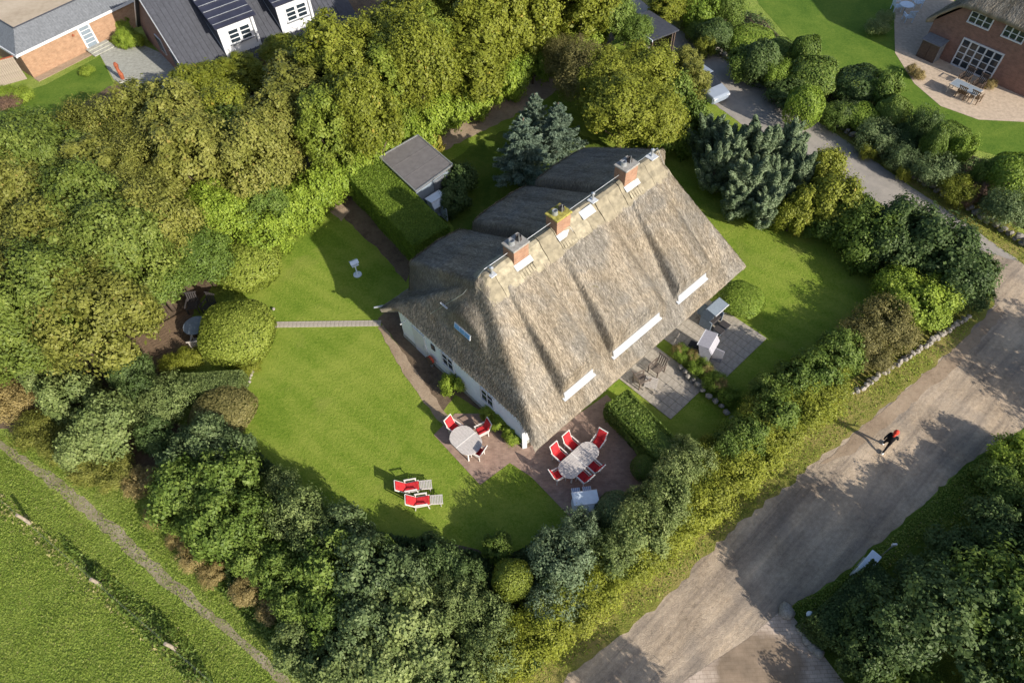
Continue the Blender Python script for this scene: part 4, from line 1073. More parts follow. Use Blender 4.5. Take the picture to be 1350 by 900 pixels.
def beach_chair(px, py, rz, label, hood, body, inner, group=None, feet=True):
    "hooded wicker beach chair, open side towards local +x"
    p = G(px, py, .8); t = thing('hooded_beach_chair', label, 'beach chair', (p.x, p.y, .03), rz, group)
    W_ = 1.2; t.scale = (.88, .88, .92)
    for s in (-1, 1):
        MB().prism([(-.42, s*W_/2-.03), (.40, s*W_/2-.03), (.40, s*W_/2+.03), (-.42, s*W_/2+.03)], .02, .78).build('side', body, t)
        m = MB(); y0, y1 = s*W_/2-.025, s*W_/2+.025
        q = [(-.42, .79), (.2, .79), (.42, 1.55), (-.18, 1.62), (-.46, 1.2)]
        m.poly([(x, y0, z) for x, z in q]); m.poly([(x, y1, z) for x, z in q])
        for i in range(5): a_, b_ = q[i], q[(i+1) % 5]; m.quad((a_[0], y0, a_[1]), (b_[0], y0, b_[1]), (b_[0], y1, b_[1]), (a_[0], y1, a_[1]))
        m.build('hood_side', body, t)
    m = MB(); m.bar((-.46, 0, .1), (-.47, 0, 1.2), W_-.06, .04); m.bar((-.47, 0, 1.2), (-.18, 0, 1.62), W_-.06, .04); m.build('back', body, t)
    hd = MB(); hd.box((.13, 0, 1.62), (.74, W_+.1, .05), M=Matrix.Rotation(rad(7), 3, 'Y')).build('hood_top', hood, t, bevel=.01)
    tr = MB()
    for x_ in (-.23, .50): tr.bar((x_, -W_/2-.06, 1.63-.045*(x_ > 0)), (x_, W_/2+.06, 1.63-.045*(x_ > 0)), .04, .05)
    tr.build('hood_trim', M['white'], t)
    MB().box((-.05, 0, .40), (.8, W_-.08, .12)).build('seat', inner, t, bevel=.02)
    for s in (-1, 1): MB().box((-.3, s*.28, .8), (.1, .5, .62), M=Matrix.Rotation(rad(-12), 3, 'Y')).build('back_cushion', inner, t, bevel=.02)
    if feet:
        for s in (-1, 1):
            fr = MB().box((.82, s*.29, .31), (.62, .46, .08)).build('footrest', inner, t, bevel=.02)
            MB().box((.82, s*.29, .15), (.5, .4, .22)).build('footrest_box', body, fr)
    return t
beach_chair(940, 414, HU-math.pi/2, 'blue grey roofed hooded beach chair with dark seat beside the thatch eave', M['bluegrey'], M['bluegrey'], M['wicker'])
beach_chair(932, 459, HU+math.pi/2+.25, 'pale roofed white hooded beach chair next to the flower bed on the slab patio', M['lilac'], M['lilac'], M['wicker'])
beach_chair(772, 662, rad(95), 'white hooded beach chair with striped footrests in shade on the clinker terrace', M['whiteblue'], M['whiteblue'], M['stripe']).scale = (.9, .9, .62)
beach_chair(577, 272, HU+math.pi*.5, 'white hooded beach chair in shadow beside the flat roofed shed', M['whiteblue'], M['whiteblue'], M['bluegrey'], None, False)

def teak_chair(px, py, rz, label, group=None, mat='wood_grey', z=.03):
    p = G(px, py, .4); t = thing('slatted_armchair', label, 'chair', (p.x, p.y, z), rz, group)
    for x in (-.3, .3):
        for y in (-.3, .3): MB().box((x, y, .3), (.055, .055, .6)).build('leg', M[mat], t)
    for k in range(6): MB().box((-.25+k*.1, 0, .4), (.07, .6, .025)).build('seat_slat', M[mat], t)
    for k in range(5): MB().box((-.4+.02, -.24+k*.12, .72), (.025, .07, .62), M=Matrix.Rotation(rad(-14), 3, 'Y')).build('back_slat', M[mat], t)
    MB().box((-.46, 0, 1.02), (.04, .66, .07)).build('top_rail', M[mat], t)
    for s in (-1, 1): MB().box((0, s*.31, .62), (.72, .07, .03)).build('armrest', M[mat], t)
    return t
teak_chair(866, 485, HU+math.pi, 'weathered slatted armchair on the small patio, by the flower bed wall', None, 'teak')
teak_chair(846, 500, HU-.3, 'weathered slatted armchair on the small patio, by the clipped hedge', None, 'teak')
p = G(858, 505, .4)
t = thing('slatted_side_table', 'low weathered slatted table between two armchairs on the small patio', 'table', (p.x, p.y, .03), HU+.5)
for k in range(7): MB().box((-.3+k*.1, 0, .44), (.07, .62, .025)).build('slat', M['wood_grey'], t)
for x in (-.3, .3):
    for y in (-.26, .26): MB().box((x, y, .21), (.05, .05, .42)).build('leg', M['wood_grey'], t)
MB().box((0, .31, .39), (.74, .04, .06)).box((0, -.31, .39), (.74, .04, .06)).build('rail', M['wood_grey'], t)

# deck and dark furniture under the trees by the clipped block
dk = bpy.data.objects.new('timber_deck', None); COL.objects.link(dk); q = G(206, 470); dk.location = (q.x, q.y, 0); dk.rotation_euler = (0, 0, rad(38)); dk['kind'] = 'structure'
pm = MB().box((0, 0, .05), (3.4, .21, .1)).mesh('plank', bevel=.006); pm.materials.append(M['deck_wood'])
for k in range(13): link('plank', pm, None, dk, (1.0, -.9+k*.23, random.uniform(-.006, .006)))
p = G(258, 430, .7); t = thing('round_table', 'dark round garden table on the timber deck', 'table', (p.x, p.y, .1), 0)
MB().lathe((0, 0, .66), [(.62, 0), (.66, .02), (.64, .05)], 24).build('top', M['bluegrey'], t); MB().tube([(0, 0, 0), (0, 0, .67)], .05, 8).build('pedestal', M['wood_dark'], t)
MB().lathe((0, 0, 0), [(.3, 0), (.28, .04), (.06, .07)], 12).build('foot', M['wood_dark'], t)
teak_chair(255, 404, rad(-85), 'dark slatted armchair behind the round deck table, near the tree belt', None, 'wicker', .1)
teak_chair(276, 405, rad(-110), 'dark slatted armchair behind the round deck table, tucked against the clipped block', None, 'wicker', .1)
teak_chair(262, 452, rad(95), 'pale slatted armchair in front of the round deck table', None, 'wood_grey', .1)

# north-east patio table set
p = G(1274, 115, .75); an3 = math.atan2((C1-C0).y, (C1-C0).x)
t = thing('glass_table', 'long glass topped table on the neighbouring patio before the french doors', 'table', (p.x, p.y, .015), an3)
for s in (-1, 1): MB().box((s*.5, 0, .74), (.96, .95, .03)).build('glass_panel', M['bluegrey'], t, bevel=.005)
MB().box((0, .5, .73), (2.05, .05, .05)).box((0, -.5, .73), (2.05, .05, .05)).box((-1., 0, .73), (.05, .95, .05)).box((1., 0, .73), (.05, .95, .05)).build('frame', M['wood_grey'], t)
for sx in (-1, 1):
    for sy in (-1, 1): MB().box((sx*.95, sy*.45, .36), (.06, .06, .71)).build('leg', M['wood_grey'], t)
for (qx, qy, rz, lb) in ((1287, 128, an3+math.pi/2, 'brown slatted armchair on the lawn side of the glass table'), (1270, 122, an3+math.pi/2, 'brown slatted armchair on the lawn side of the glass table')):
    teak_chair(qx, qy, rz, lb, 'armchairs on the lawn side of the glass table', 'deck_wood', .015)
for (qx, qy) in ((1272, 103), (1290, 112)): teak_chair(qx, qy, an3-math.pi/2, 'dark slatted armchair between the glass table and the french doors', 'armchairs between the glass table and the doors', 'wood_dark', .015)
p = G(1196, 6, .73); t = thing('white_patio_table', 'pale blue round table in the shade at the dark brick house corner', 'table', (p.x, p.y, .015), 0)
MB().lathe((0, 0, .69), [(.55, 0), (.56, .02), (.55, .04)], 20).build('top', M['whiteblue'], t); MB().tube([(0, 0, 0), (0, 0, .69)], .05, 8).build('pedestal', M['metal'], t)
for (qx, qy, rz) in ((1183, 8, 0.), (1198, 22, math.pi/2), (1210, 3, math.pi)): teak_chair(qx, qy, rz, 'pale blue slatted chair around the round table in the shade', 'chairs around the shaded round table', 'whiteblue', .015)

# bird bath on the shaded lawn
p = G(471.5, 362); t = thing('bird_table', 'pale blue bird table on a post in the house shadow on the lawn', 'bird table', p, .5)
MB().lathe((0, 0, 0), [(.26, 0), (.25, .05), (.08, .08)], 14).build('base', M['whiteblue'], t); MB().tube([(0, 0, .07), (0, 0, .85)], [.045, .035], 8).build('post', M['whiteblue'], t)
MB().box((0, 0, .88), (.42, .36, .05)).build('tray', M['whiteblue'], t, bevel=.01)
MB().quad((-.25, -.2, 1.08), (.25, -.2, 1.08), (.25, 0, 1.2), (-.25, 0, 1.2)).quad((-.25, .2, 1.08), (.25, .2, 1.08), (.25, 0, 1.2), (-.25, 0, 1.2)).build('roof', M['whiteblue'], t)
for x in (-.18, .18): MB().box((x, 0, .98), (.03, .28, .2)).build('upright', M['whiteblue'], t)

# cabinet, post, lamp and boulders on the shaded verge
p = G(1141, 746, .5); t = thing('utility_cabinet', 'pale grey utility cabinet on the shaded road verge', 'cabinet', (p.x, p.y, 0), rad(40))
MB().box((0, 0, .48), (1.05, .36, .96)).build('body', M['whiteblue'], t, bevel=.015); MB().box((0, 0, .99), (1.13, .44, .06)).build('lid', M['whiteblue'], t, bevel=.015)
MB().box((0, 0, .04), (1.15, .46, .08)).build('plinth', M['greyslab'], t)
for s in (-1, 1): MB().box((s*.26, -.19, .5), (.48, .02, .8)).build('door', M['whiteblue'], t)
p = G(1162, 732); t = thing('marker_post', 'slim grey marker post with white head beside the dark trees', 'post', p, 0)
MB().tube([(0, 0, 0), (0, 0, 1.3)], .03, 8).build('shaft', M['metal'], t); MB().box((0, 0, 1.34), (.2, .08, .16)).build('head', M['white'], t, bevel=.01)
p = G(1063, 815); t = thing('bollard_light', 'low white bollard light on the shaded verge by the boulders', 'lamp', p, 0)
MB().tube([(0, 0, 0), (0, 0, .5)], .07, 10).build('post', M['whiteblue'], t); MB().lathe((0, 0, .5), [(.16, 0), (.17, .03), (.06, .12)], 14).build('head', M['whiteblue'], t); MB().box((.2, .02, .1), (.12, .08, .2)).build('socket', M['whiteblue'], t)
def rock_mesh(seed, n=1):
    rg = random.Random(seed); bm = bmesh.new(); bmesh.ops.create_icosphere(bm, subdivisions=1, radius=1.)
    for v in bm.verts: v.co *= rg.uniform(.78, 1.15)
    me = bpy.data.meshes.new('stone'); bm.to_mesh(me); bm.free(); return me
def rock2(seed):
    rg = random.Random(seed); bm = bmesh.new(); bmesh.ops.create_icosphere(bm, subdivisions=2, radius=1.)
    ph = [rg.uniform(0, 6) for _ in range(6)]
    for v in bm.verts: c = v.co; v.co *= 1+.12*math.sin(c.x*3+ph[0])+.1*math.sin(c.y*4+ph[1])+.08*math.sin(c.z*5+ph[2])
    me = bpy.data.meshes.new('boulder'); bm.to_mesh(me); bm.free(); me.shade_smooth(); return me
for i, (qx, qy, r, lb) in enumerate(((1037, 805, .36, 'smooth pale boulder at the road edge by the brick apron'), (1059, 830, .30, 'brownish boulder beneath the dark clipped hedge'), (1065, 843, .24, 'boulder in the row along the dark clipped hedge'), (1072, 853, .22, 'boulder in the row along the dark clipped hedge'), (1080, 860, .25, 'boulder in the row along the dark clipped hedge'))):
    p = G(qx, qy, .1); o = link('boulder', rock2(i+3), M['stone']); o.location = (p.x, p.y, .1); o.scale = (r, r*.9, r*.65)
    tag(o, lb, 'boulder', 'boulders along the hedge' if i > 1 else None)

# field stone walls, every stone its own piece
RK = [rock_mesh(i) for i in range(8)]
def stone_wall(label, pts, size, rows, mat, width=.3, seed=1):
    rg = random.Random(seed); P_ = [G(*p) for p in pts]; w = thing('field_stone_wall', label, 'wall', P_[0])
    for me in RK:
        if not me.materials: me.materials.append(M['stone'])
    for r in range(rows):
        for a_, b_ in zip(P_[:-1], P_[1:]):
            d = b_-a_; n = max(1, int(d.length/size)); nn = Vector((-d.y, d.x, 0)).normalized()
            for k in range(n):
                c = a_+d*((k+.5+.3*(r % 2))/n)+nn*(rg.uniform(-.5, .5)*width*.6-r*.06)-P_[0]
                s = size*.55*rg.uniform(.75, 1.15)
                o = link('stone', rg.choice(RK), mat, w, (c.x, c.y, .12+r*size*.62)); o.scale = (s, s*rg.uniform(.75, 1), s*.75); o.rotation_euler = (0, rg.uniform(-.3, .3), rg.uniform(0, 6))
    return w
stone_wall('pale field stone wall on the grass bank between the bushes and the road', [(1121, 522), (1160, 494), (1210, 462), (1245, 438), (1272, 420)], .30, 3, M['stone'], .3, 2)
stone_wall('long mossy field stone wall along the lane under the clipped shrubs', [(905, 47), (1000, 102), (1100, 165), (1200, 232), (1270, 275), (1360, 330)], .42, 2, M['stonedark'], .3, 3)
stone_wall('low dark stone wall edging the flower bed between the two patios', [(893, 483), (920, 512), (945, 533), (968, 556)], .32, 2, M['stonedark'], .2, 4)
stone_wall('curved edging of pale stones between the lawn and the clipped block', [(338, 477), (332, 498), (326, 512), (320, 524)], .2, 1, M['stone'], .1, 5)
stone_wall('short edging of pale stones beside the paver path end', [(350, 416), (358, 410), (365, 407)], .2, 1, M['stone'], .1, 6)

# meadow fence
posts = [(-35, 628), (40, 690), (136, 773), (232, 856), (330, 940)]
for (qx, qy) in posts[1:4]:
    p = G(qx, qy); o = MB().tube([(0, 0, -.1), (.02, .01, .6), (0, 0, 1.05)], [.08, .075, .07], 9).build('fence_post', M['fence_wood'], None)
    o.location = p; tag(o, 'weathered round fence post standing in the rough meadow grass', 'fence post', 'posts of the meadow fence')
wp = [G(*q) for q in posts]; 
for z_ in (.45, .9):
    o = MB().tube([(q.x, q.y, z_) for q in wp], .0025, 4).build('fence_wire', M['metal'], None)
    tag(o, 'thin %s wire strung along the meadow fence posts' % ('lower' if z_ < .6 else 'upper'), 'wire')

# silver estate car half hidden beside the lane
p = G(925, 108, .7); ld = (G(1000, 108)-G(900, 42)); la = math.atan2(ld.y, ld.x)
t = thing('parked_car', 'silver estate car half hidden by trees on the lane', 'car', (p.x, p.y, .01), la)
def loft(name, secs, mat, parent):
    m = MB(); n = len(secs[0])
    for s in secs: m.v += s
    for i in range(len(secs)-1):
        for k in range(n): a_ = i*n+k; b_ = i*n+(k+1) % n; m.f.append((a_, b_, b_+n, a_+n))
    m.f.append(tuple(range(n))); m.f.append(tuple(range((len(secs)-1)*n, len(secs)*n)))
    return m.build(name, mat, parent, smooth=False, bevel=.03)
def sec(x, w, z0, z1): return [(x, -w, z0), (x, w, z0), (x, w*1.0, z1*.8), (x, w*.92, z1), (x, -w*.92, z1), (x, -w*1.0, z1*.8)]
loft('body', [sec(-2.2, .78, .3, .82), sec(-2.0, .86, .22, .95), sec(0, .88, .2, .98), sec(1.2, .88, .2, .94), sec(2.1, .82, .25, .78), sec(2.25, .7, .32, .65)], M['carwhite'], t)
loft('cabin', [[(x, -w, z) if k == 0 else (x2, -w2, z2) if k == 1 else (x2, w2, z2) if k == 2 else (x, w, z) for k in range(4)] for (x, w, z, x2, w2, z2) in ((-2.05, .76, .93, -1.8, .66, 1.40), (-.6, .8, .97, -.6, .7, 1.44), (1.25, .78, .93, .35, .66, 1.42))], M['carglass'], t)
MB().box((-.75, 0, 1.455), (2.1, 1.36, .04)).build('roof', M['carwhite'], t, bevel=.015)
for x in (-1.35, 1.35):
    for y in (-.82, .82):
        w_ = MB().tube([(x, y-.1, .32), (x, y+.1, .32)], .32, 18).build('wheel', M['rubber'], t); MB().tube([(x, y-.11, .32), (x, y+.11, .32)], .19, 14).build('rim', M['metal'], w_)
for y in (-.6, .6):
    MB().box((2.2, y, .62), (.08, .3, .14)).build('headlight', M['white'], t); MB().box((-2.18, y, .75), (.06, .22, .2)).build('tail_light', M['redbody'], t)

# dark lean-to by the lane
p = G(858, 34, 2.); t = thing('dark_carport', 'small dark carport with blue black roof beside the lane under the trees', 'carport', (p.x, p.y, 0), la)
MB().box((0, 0, 2.02), (3.6, 2.6, .1)).build('roof', M['slate'], t); MB().box((0, .9, 1.), (3.2, .1, 1.95)).build('back_wall', M['wood_dark'], t)
for x in (-1.6, 1.6):
    for y in (-1.1, 1.1): MB().box((x, y, .98), (.1, .1, 1.96)).build('post', M['wood_dark'], t)
MB().box((0, -1.32, 2.0), (3.66, .05, .16)).build('fascia', M['whiteblue'], t)

# ================================================================== PERSON
def person(loc, rz, label):
    t = thing('person', label, 'person', loc, rz)
    V_, E_, Rr = [], [], []
    def v(p, r, par=None):
        V_.append(p); Rr.append(r)
        if par is not None: E_.append((par, len(V_)-1))
        return len(V_)-1
    pel = v((0, 0, .90), .135); wst = v((.01, 0, 1.06), .115, pel); ch = v((.03, 0, 1.25), .14, wst); up = v((.03, 0, 1.37), .11, ch)
    nk = v((.045, 0, 1.46), .05, up); hd = v((.06, 0, 1.55), .085, nk); tp = v((.055, 0, 1.62), .08, hd)
    for s, kx, kz, ax, az in ((1, .20, .48, .36, .07), (-1, .03, .47, -.34, .12)):
        hp = v((0, s*.09, .84), .095, pel); kn = v((kx*.75, s*.095, kz), .065, hp); an = v((ax*.8, s*.09, az+.02), .045, kn)
        v((ax*.8+.14, s*.1, az-.03), .04, an)
        shd = v((.02, s*.17, 1.36), .065, up); d = -s*.22
        el = v((.02+d*.5-.04, s*.24, 1.11), .048, shd); wr = v((d+.1, s*.23, .90), .034, el)
        pm_ = v((d+.15, s*.225, .84), .033, wr)
        for q in range(4): 
            f1 = v((d+.175+.01*q, s*(.25-.018*q), .79-.004*q), .010, pm_); v((d+.195, s*(.245-.018*q), .755+.004*abs(q-1)), .008, f1)
        th = v((d+.19, s*.195, .83), .011, pm_); v((d+.215, s*.19, .80), .009, th)
    me = bpy.data.meshes.new('body'); me.from_pydata(V_, E_, [])
    o = bpy.data.objects.new('body', me); COL.objects.link(o)
    sk = o.modifiers.new('skin', 'SKIN'); sk.use_smooth_shade = True
    for i, sv_ in enumerate(me.skin_vertices[0].data): sv_.radius = (Rr[i], Rr[i]*1.0); sv_.use_root = (i == 0)
    ss = o.modifiers.new('sub', 'SUBSURF'); ss.levels = 2; ss.render_levels = 2
    dg = bpy.context.evaluated_depsgraph_get(); dg.update()
    m2 = bpy.data.meshes.new_from_object(o.evaluated_get(dg)); bpy.data.objects.remove(o)
    m2.materials.clear(); m2.materials.append(M['black']); m2.materials.append(M['skin'])
    for p_ in m2.polygons:
        c = p_.center
        if c.z > 1.44 or (abs(c.y) > .17 and c.z < .90 and c.z > .6): p_.material_index = 1
    m2.shade_smooth(); b = link('body', m2, None, t)
    hm = MB(); 
    prof = [(.105, -.10), (.118, -.02), (.118, .05), (.095, .11), (.05, .145), (.01, .155)]
    h = MB().lathe((.045, 0, 1.585), prof, 16).build('hair', M['hair'], t, smooth=True)
    MB().tube([(-.05, 0, 1.56), (-.1, 0, 1.45), (-.09, 0, 1.33)], [.06, .055, .02], 8).build('ponytail', M['hair'], t, smooth=True)
    MB().lathe((.165, 0, 1.555), [(.008, -.03), (.018, -.015), (.006, .03)], 6).build('nose', M['skin'], t)
    for s in (-1, 1): MB().lathe((.15, s*.035, 1.585), [(.004, -.012), (.012, 0), (.004, .012)], 6).build('eye', M['black'], t)
    MB().box((.152, 0, 1.505), (.015, .05, .012)).build('mouth', M['red'], t)
    for s, ax, az in ((1, .29, .05), (-1, -.27, .08)): MB().box((ax+.06, s*.095, az), (.28, .10, .09)).build('shoe', M['shoe'], t, bevel=.03)
    jm = MB().lathe((.02, 0, .98), [(.155, 0), (.15, .1), (.16, .25), (.15, .36), (.08, .44)], 14); 
    j = jm.build('jacket', M['black'], t, smooth=True); j.scale = (.95, 1.15, 1)
    return t
pf = G(1163, 592); person((pf.x, pf.y, .0), HU+.1, 'person with bright red hair in black clothes striding along the gravel road')

# ================================================================== VEGETATION
# --- the tall tree belt
def G2(px, py, z): p = G(px, py, z); return (p.x, p.y)
belt = [(-140, 250), (-60, 205), (90, 188), (200, 172), (300, 148), (400, 100), (480, 62), (560, 28), (700, -10), (800, -20), (805, 5), (690, 42), (575, 106), (470, 188), (390, 262), (300, 320), (235, 365), (170, 440), (110, 455), (-60, 450), (-160, 430)]
poly = [G2(x, y, 4.3) for x, y in belt]
rg = np.random.default_rng(21); arr = np.array(poly); cand = rg.uniform(arr.min(0), arr.max(0), (9000, 2)); cand = cand[in_poly(cand, poly)]
pts = []
for c in cand:
    if all((c[0]-q[0])**2+(c[1]-q[1])**2 > 2.2**2 for q in pts): pts.append(c)
def to_px(x, y, z):
    c = RW.transposed() @ (Vector((x, y, z))-Vector((0, 0, CAM_H))); return 675+FPX*c.x/-c.z, 450-FPX*c.y/-c.z
LB = {'tree_green': 'rounded mid green broadleaf tree in the western end of the tree belt', 'tree_lime': 'broad yellow green broadleaf tree on the lawn side of the tree belt',
      'tree_olive': 'rounded olive broadleaf tree among the dense western trees', 'column_gold': 'upright golden green hornbeam in the belt behind the slate house',
      'column_olive': 'upright dull olive tree in the belt before the bungalow', 'fine_olive': 'fine twigged olive brown tree in the middle of the tree belt',
      'column_lime': 'upright bright yellow green hornbeam in the belt above the shed', 'tree_gold': 'rounded golden green broadleaf tree in the belt above the shed'}
for i, (x, y) in enumerate(pts):
    qx, qy = to_px(x, y, 4.3); r = rg.random()
    if math.hypot(qx-240, qy-440) < 96 or math.hypot(qx-330, qy-346) < 104 or math.hypot(qx-335, qy-105) < 40: continue
    if qx < 120 and qy < 330: kind, pal = 'tree', 'green' if r < .75 else 'olive'
    elif qx < 220 and qy > 290: kind, pal = 'tree', 'olive' if r < .4 else 'green'
    elif qx < 270 and qy <= 290: kind, pal = ('fine', 'olive') if r < .65 else ('column', 'olive')
    elif qx < 420 and qy < 190: kind, pal = 'column', 'gold' if r < .7 else 'olive'
    elif qx < 420: kind, pal = 'tree', 'lime' if r < .38 else ('olive' if r < .55 else 'green')
    else: kind, pal = ('column', 'gold' if r < .55 else 'lime') if r < .8 else ('tree', 'gold')
    s = rg.uniform(.82, 1.12)*(1.28 if kind == 'column' else 1.0)
    bx_, by_ = to_px(x, y, 0)
    if in_poly(np.array([[bx_, by_]]), [(372, 305), (440, 262), (520, 320), (500, 430), (340, 430)])[0]: continue
    plant_at(kind, x, y, s, rg.uniform(.9, 1.22), {'green': 'bgreen', 'lime': 'blime'}.get(pal, pal), LB[kind+'_'+pal], 'broadleaf_tree' if kind != 'column' else 'hornbeam_tree', 'tree belt: '+kind+' '+pal, None, 1, i)
for (x, y, r, h, pal) in ((262, 338, 46, 4.4, 'green'), (205, 372, 44, 4.4, 'green'), (292, 288, 46, 5.0, 'lime'), (232, 330, 44, 5., 'green'), (345, 270, 42, 4.6, 'green')):
    veg('tree', x, y, r, pal, 'smaller green tree leaning over the deck and the large clipped dome' if pal == 'green' else 'smaller lime green tree above the large clipped dome', 'broadleaf_tree', 'small trees by the dome' if pal == 'green' else None, H=h)
for (x, y, r, h) in ((258, 118, 34, 4.6), (292, 112, 36, 4.4), (322, 98, 30, 3.6), (372, 72, 30, 3.8)):
    veg('column', x, y, r, 'gold', 'lower golden hornbeam growing close against the slate house front', 'hornbeam_tree', 'hornbeams against the slate house', H=h)
# --- fringe of lower growth along the lawn side of the belt
fr = [(352, 322, 24), (372, 300, 22), (395, 282, 22), (418, 262, 24), (440, 246, 22), (460, 232, 20), (488, 216, 22), (512, 200, 20), (535, 186, 20), (560, 172, 20), (585, 158, 20), (610, 146, 20), (636, 132, 20), (660, 118, 19), (684, 106, 19), (706, 92, 19), (730, 78, 19), (755, 64, 19), (780, 50, 19)]
for i, (x, y, r) in enumerate(fr):
    veg('shrub', x-4, y-9, r*1.4, 'lime', 'bright yellow green hedge bush at the foot of the tree belt facing the lawn', 'hedge_bush', 'bushes at the foot of the belt', H=3.1, zc=1.7)
# --- individually placed plants: kind, x, y, r, palette, height, name, label
def row(items, kind, pal, name, label, group, H=None, zc=None):
    for it in items:
        x, y, r = it[:3]; veg(kind, x, y, r, pal, label, name, group, it[3] if len(it) > 3 else H, zc)
veg('dome', 325, 346, 44, 'clipyellow', 'large yellow green clipped dome between the tree belt and the lawn', 'clipped_dome', None, H=2.3)
veg('block', 313, 437, 45, 'clipyellow', 'big square clipped bush beside the timber deck and the paver path', 'clipped_bush', None, H=2.3)
veg('dome', 293, 543, 42, 'brown', 'low brownish clipped dome below the grey green hedge', 'clipped_dome', None, H=1.4)
veg('dome', 675, 765, 27, 'clipyellow', 'yellow green clipped ball standing free in the shrub belt', 'clipped_ball', None, H=1.9)
veg('dome', 813, 674, 28, 'bluegreen', 'dark clipped ball beside the white beach chair on the terrace', 'clipped_ball', None, H=1.7)
veg('dome', 851, 616, 19, 'green', 'small clipped ball at the end of the dense green hedge', 'clipped_ball', None, H=1.3)
veg('dome', 978, 393, 30, 'clip', 'low spreading clipped bush at the thatch corner by the slab patio', 'clipped_bush', None, H=1.1)
row([(1275-620, 1000-280, 20)], 'shrub', 'green', 'garden_shrub', 'low dark shrub where the terrace shadow meets the shrub belt', None, 1.4)
row([(60, 487, 34, 3.4), (92, 520, 34, 3.2), (140, 560, 42, 3.2), (110, 590, 30, 2.4)], 'shrub', 'pale', 'leafy_shrub', 'pale green leafy shrub along the meadow edge below the western trees', 'meadow edge shrubs, west')
row([(10, 530, 30, 1.8), (-15, 505, 28, 1.9)], 'finebush', 'tan', 'autumn_bush', 'orange tan autumn bush by the meadow below the western trees', 'orange tan bushes, west')
row([(45, 565, 30, 1.4), (80, 582, 30, 1.3), (115, 615, 26, 1.2), (150, 620, 28, 1.3)], 'finebush', 'olive', 'low_bush', 'low olive bush spilling into the rough meadow grass', 'low olive meadow bushes')
row([(222, 525, 36, 2.2), (200, 545, 30, 2.0)], 'finebush', 'pale', 'twiggy_bush', 'twiggy grey green bush below the timber deck', 'twiggy bushes below the deck')
row([(205, 572, 26, 2.), (185, 520, 24, 2.4), (170, 490, 28, 2.6)], 'shrub', 'deep', 'dark_shrub', 'dark green shrub in the shade behind the twiggy bushes', 'dark shrubs below the deck')
row([(248, 472, 18, 1.), (225, 480, 16, .9), (330, 480, 14, .9), (318, 488, 12, .7)], 'finebush', 'gold', 'yellow_bush', 'low yellowish bush bordering the timber deck', 'yellowish bushes by the deck')
row([(268, 580, 34, 2.2), (302, 596, 34, 2.2), (245, 605, 34, 2.6)], 'shrub', 'bluegreen', 'leafy_shrub', 'blue green leafy shrub below the brownish clipped dome', 'blue green shrubs, west')
row([(237, 650, 44, 3.), (300, 630, 44, 3.), (290, 690, 46, 3.2), (332, 688, 36, 2.8), (262, 690, 30, 2.)], 'shrub', 'green', 'leafy_shrub', 'mid green rounded shrub in the belt between meadow and lawn', 'mid green belt shrubs')
row([(393, 678, 40, 3.0), (417, 715, 36, 2.8), (372, 640, 26, 2.)], 'finebush', 'pale', 'soft_shrub', 'soft grey green fine leaved shrub in the belt below the lawn', 'soft grey green belt shrubs')
row([(187, 635, 24, 1.3), (208, 680, 19, 1.0), (255, 733, 22, 1.0), (278, 757, 18, .8), (325, 778, 22, .9), (362, 800, 24, .9), (233, 708, 15, .7)], 'finebush', 'tan', 'bramble_bush', 'tan withering bramble bush on the meadow side of the shrub belt', 'tan brambles')
row([(367, 752, 34, 2.2), (330, 735, 30, 2.2), (432, 742, 44, 3.2), (435, 808, 40, 2.6), (395, 790, 34, 2.)], 'shrub', 'green', 'leafy_shrub', 'glossy green shrub in the lower shrub belt', 'glossy lower belt shrubs')
row([(483, 752, 50, 3.4), (455, 700, 34, 2.6), (540, 760, 34, 2.4), (478, 835, 44, 3.)], 'shrub', 'bluegreen', 'leafy_shrub', 'tall blue green shrub beside the short square hedge', 'tall blue green shrubs')
row([(527, 815, 52, 3.0), (560, 850, 44, 2.6), (500, 880, 48, 2.6), (445, 880, 44, 2.2), (590, 890, 46, 2.4), (395, 850, 38, 1.7)], 'shrub', 'pale', 'leafy_shrub', 'broad light green shrub at the low end of the belt', 'broad light green shrubs')
row([(583, 742, 32, 2.0), (610, 765, 30, 1.9), (565, 720, 20, 1.3)], 'shrub', 'deep', 'dark_shrub', 'dark shaded shrub between the square hedge and the clipped ball', 'dark shrubs by the clipped ball')
row([(603, 795, 38, 2.4), (637, 818, 38, 2.3), (650, 860, 40, 2.2)], 'finebush', 'pale', 'soft_shrub', 'soft light shrub between clipped ball and road bank', 'soft shrubs by the bank')
row([(743, 735, 44, 2.9), (727, 797, 36, 1.9), (765, 700, 30, 2.4), (760, 775, 30, 1.7)], 'finebush', 'sage', 'silvery_bush', 'silvery green bush between the clipped balls and the road bank', 'silvery bushes')
row([(842, 702, 40, 2.9), (805, 732, 34, 2.5), (878, 665, 34, 2.8), (888, 628, 32, 2.6), (850, 662, 26, 2.4), (915, 612, 28, 2.3), (900, 595, 22, 1.7)], 'finebush', 'pale', 'loose_hedge_bush', 'loose grey green bush of the inner row above the road bank', 'inner road bank bushes')
rb = [(665, 893), (700, 868), (735, 845), (772, 818), (806, 790), (838, 762), (868, 738), (900, 712), (930, 684), (955, 662), (982, 636), (1008, 612), (1034, 588), (1060, 566), (1084, 546), (1100, 524)]
for i, (x, y) in enumerate(rb): veg('finebush', x-17, y-21, 41, 'bank' if i % 3 else 'gold', 'bright yellow green bush in the row along the gravel road bank' if i % 3 else 'golden bush in the row along the gravel road bank', 'bank_bush', 'bank bushes gold' if i % 3 == 0 else 'bank bushes green', H=1.85)
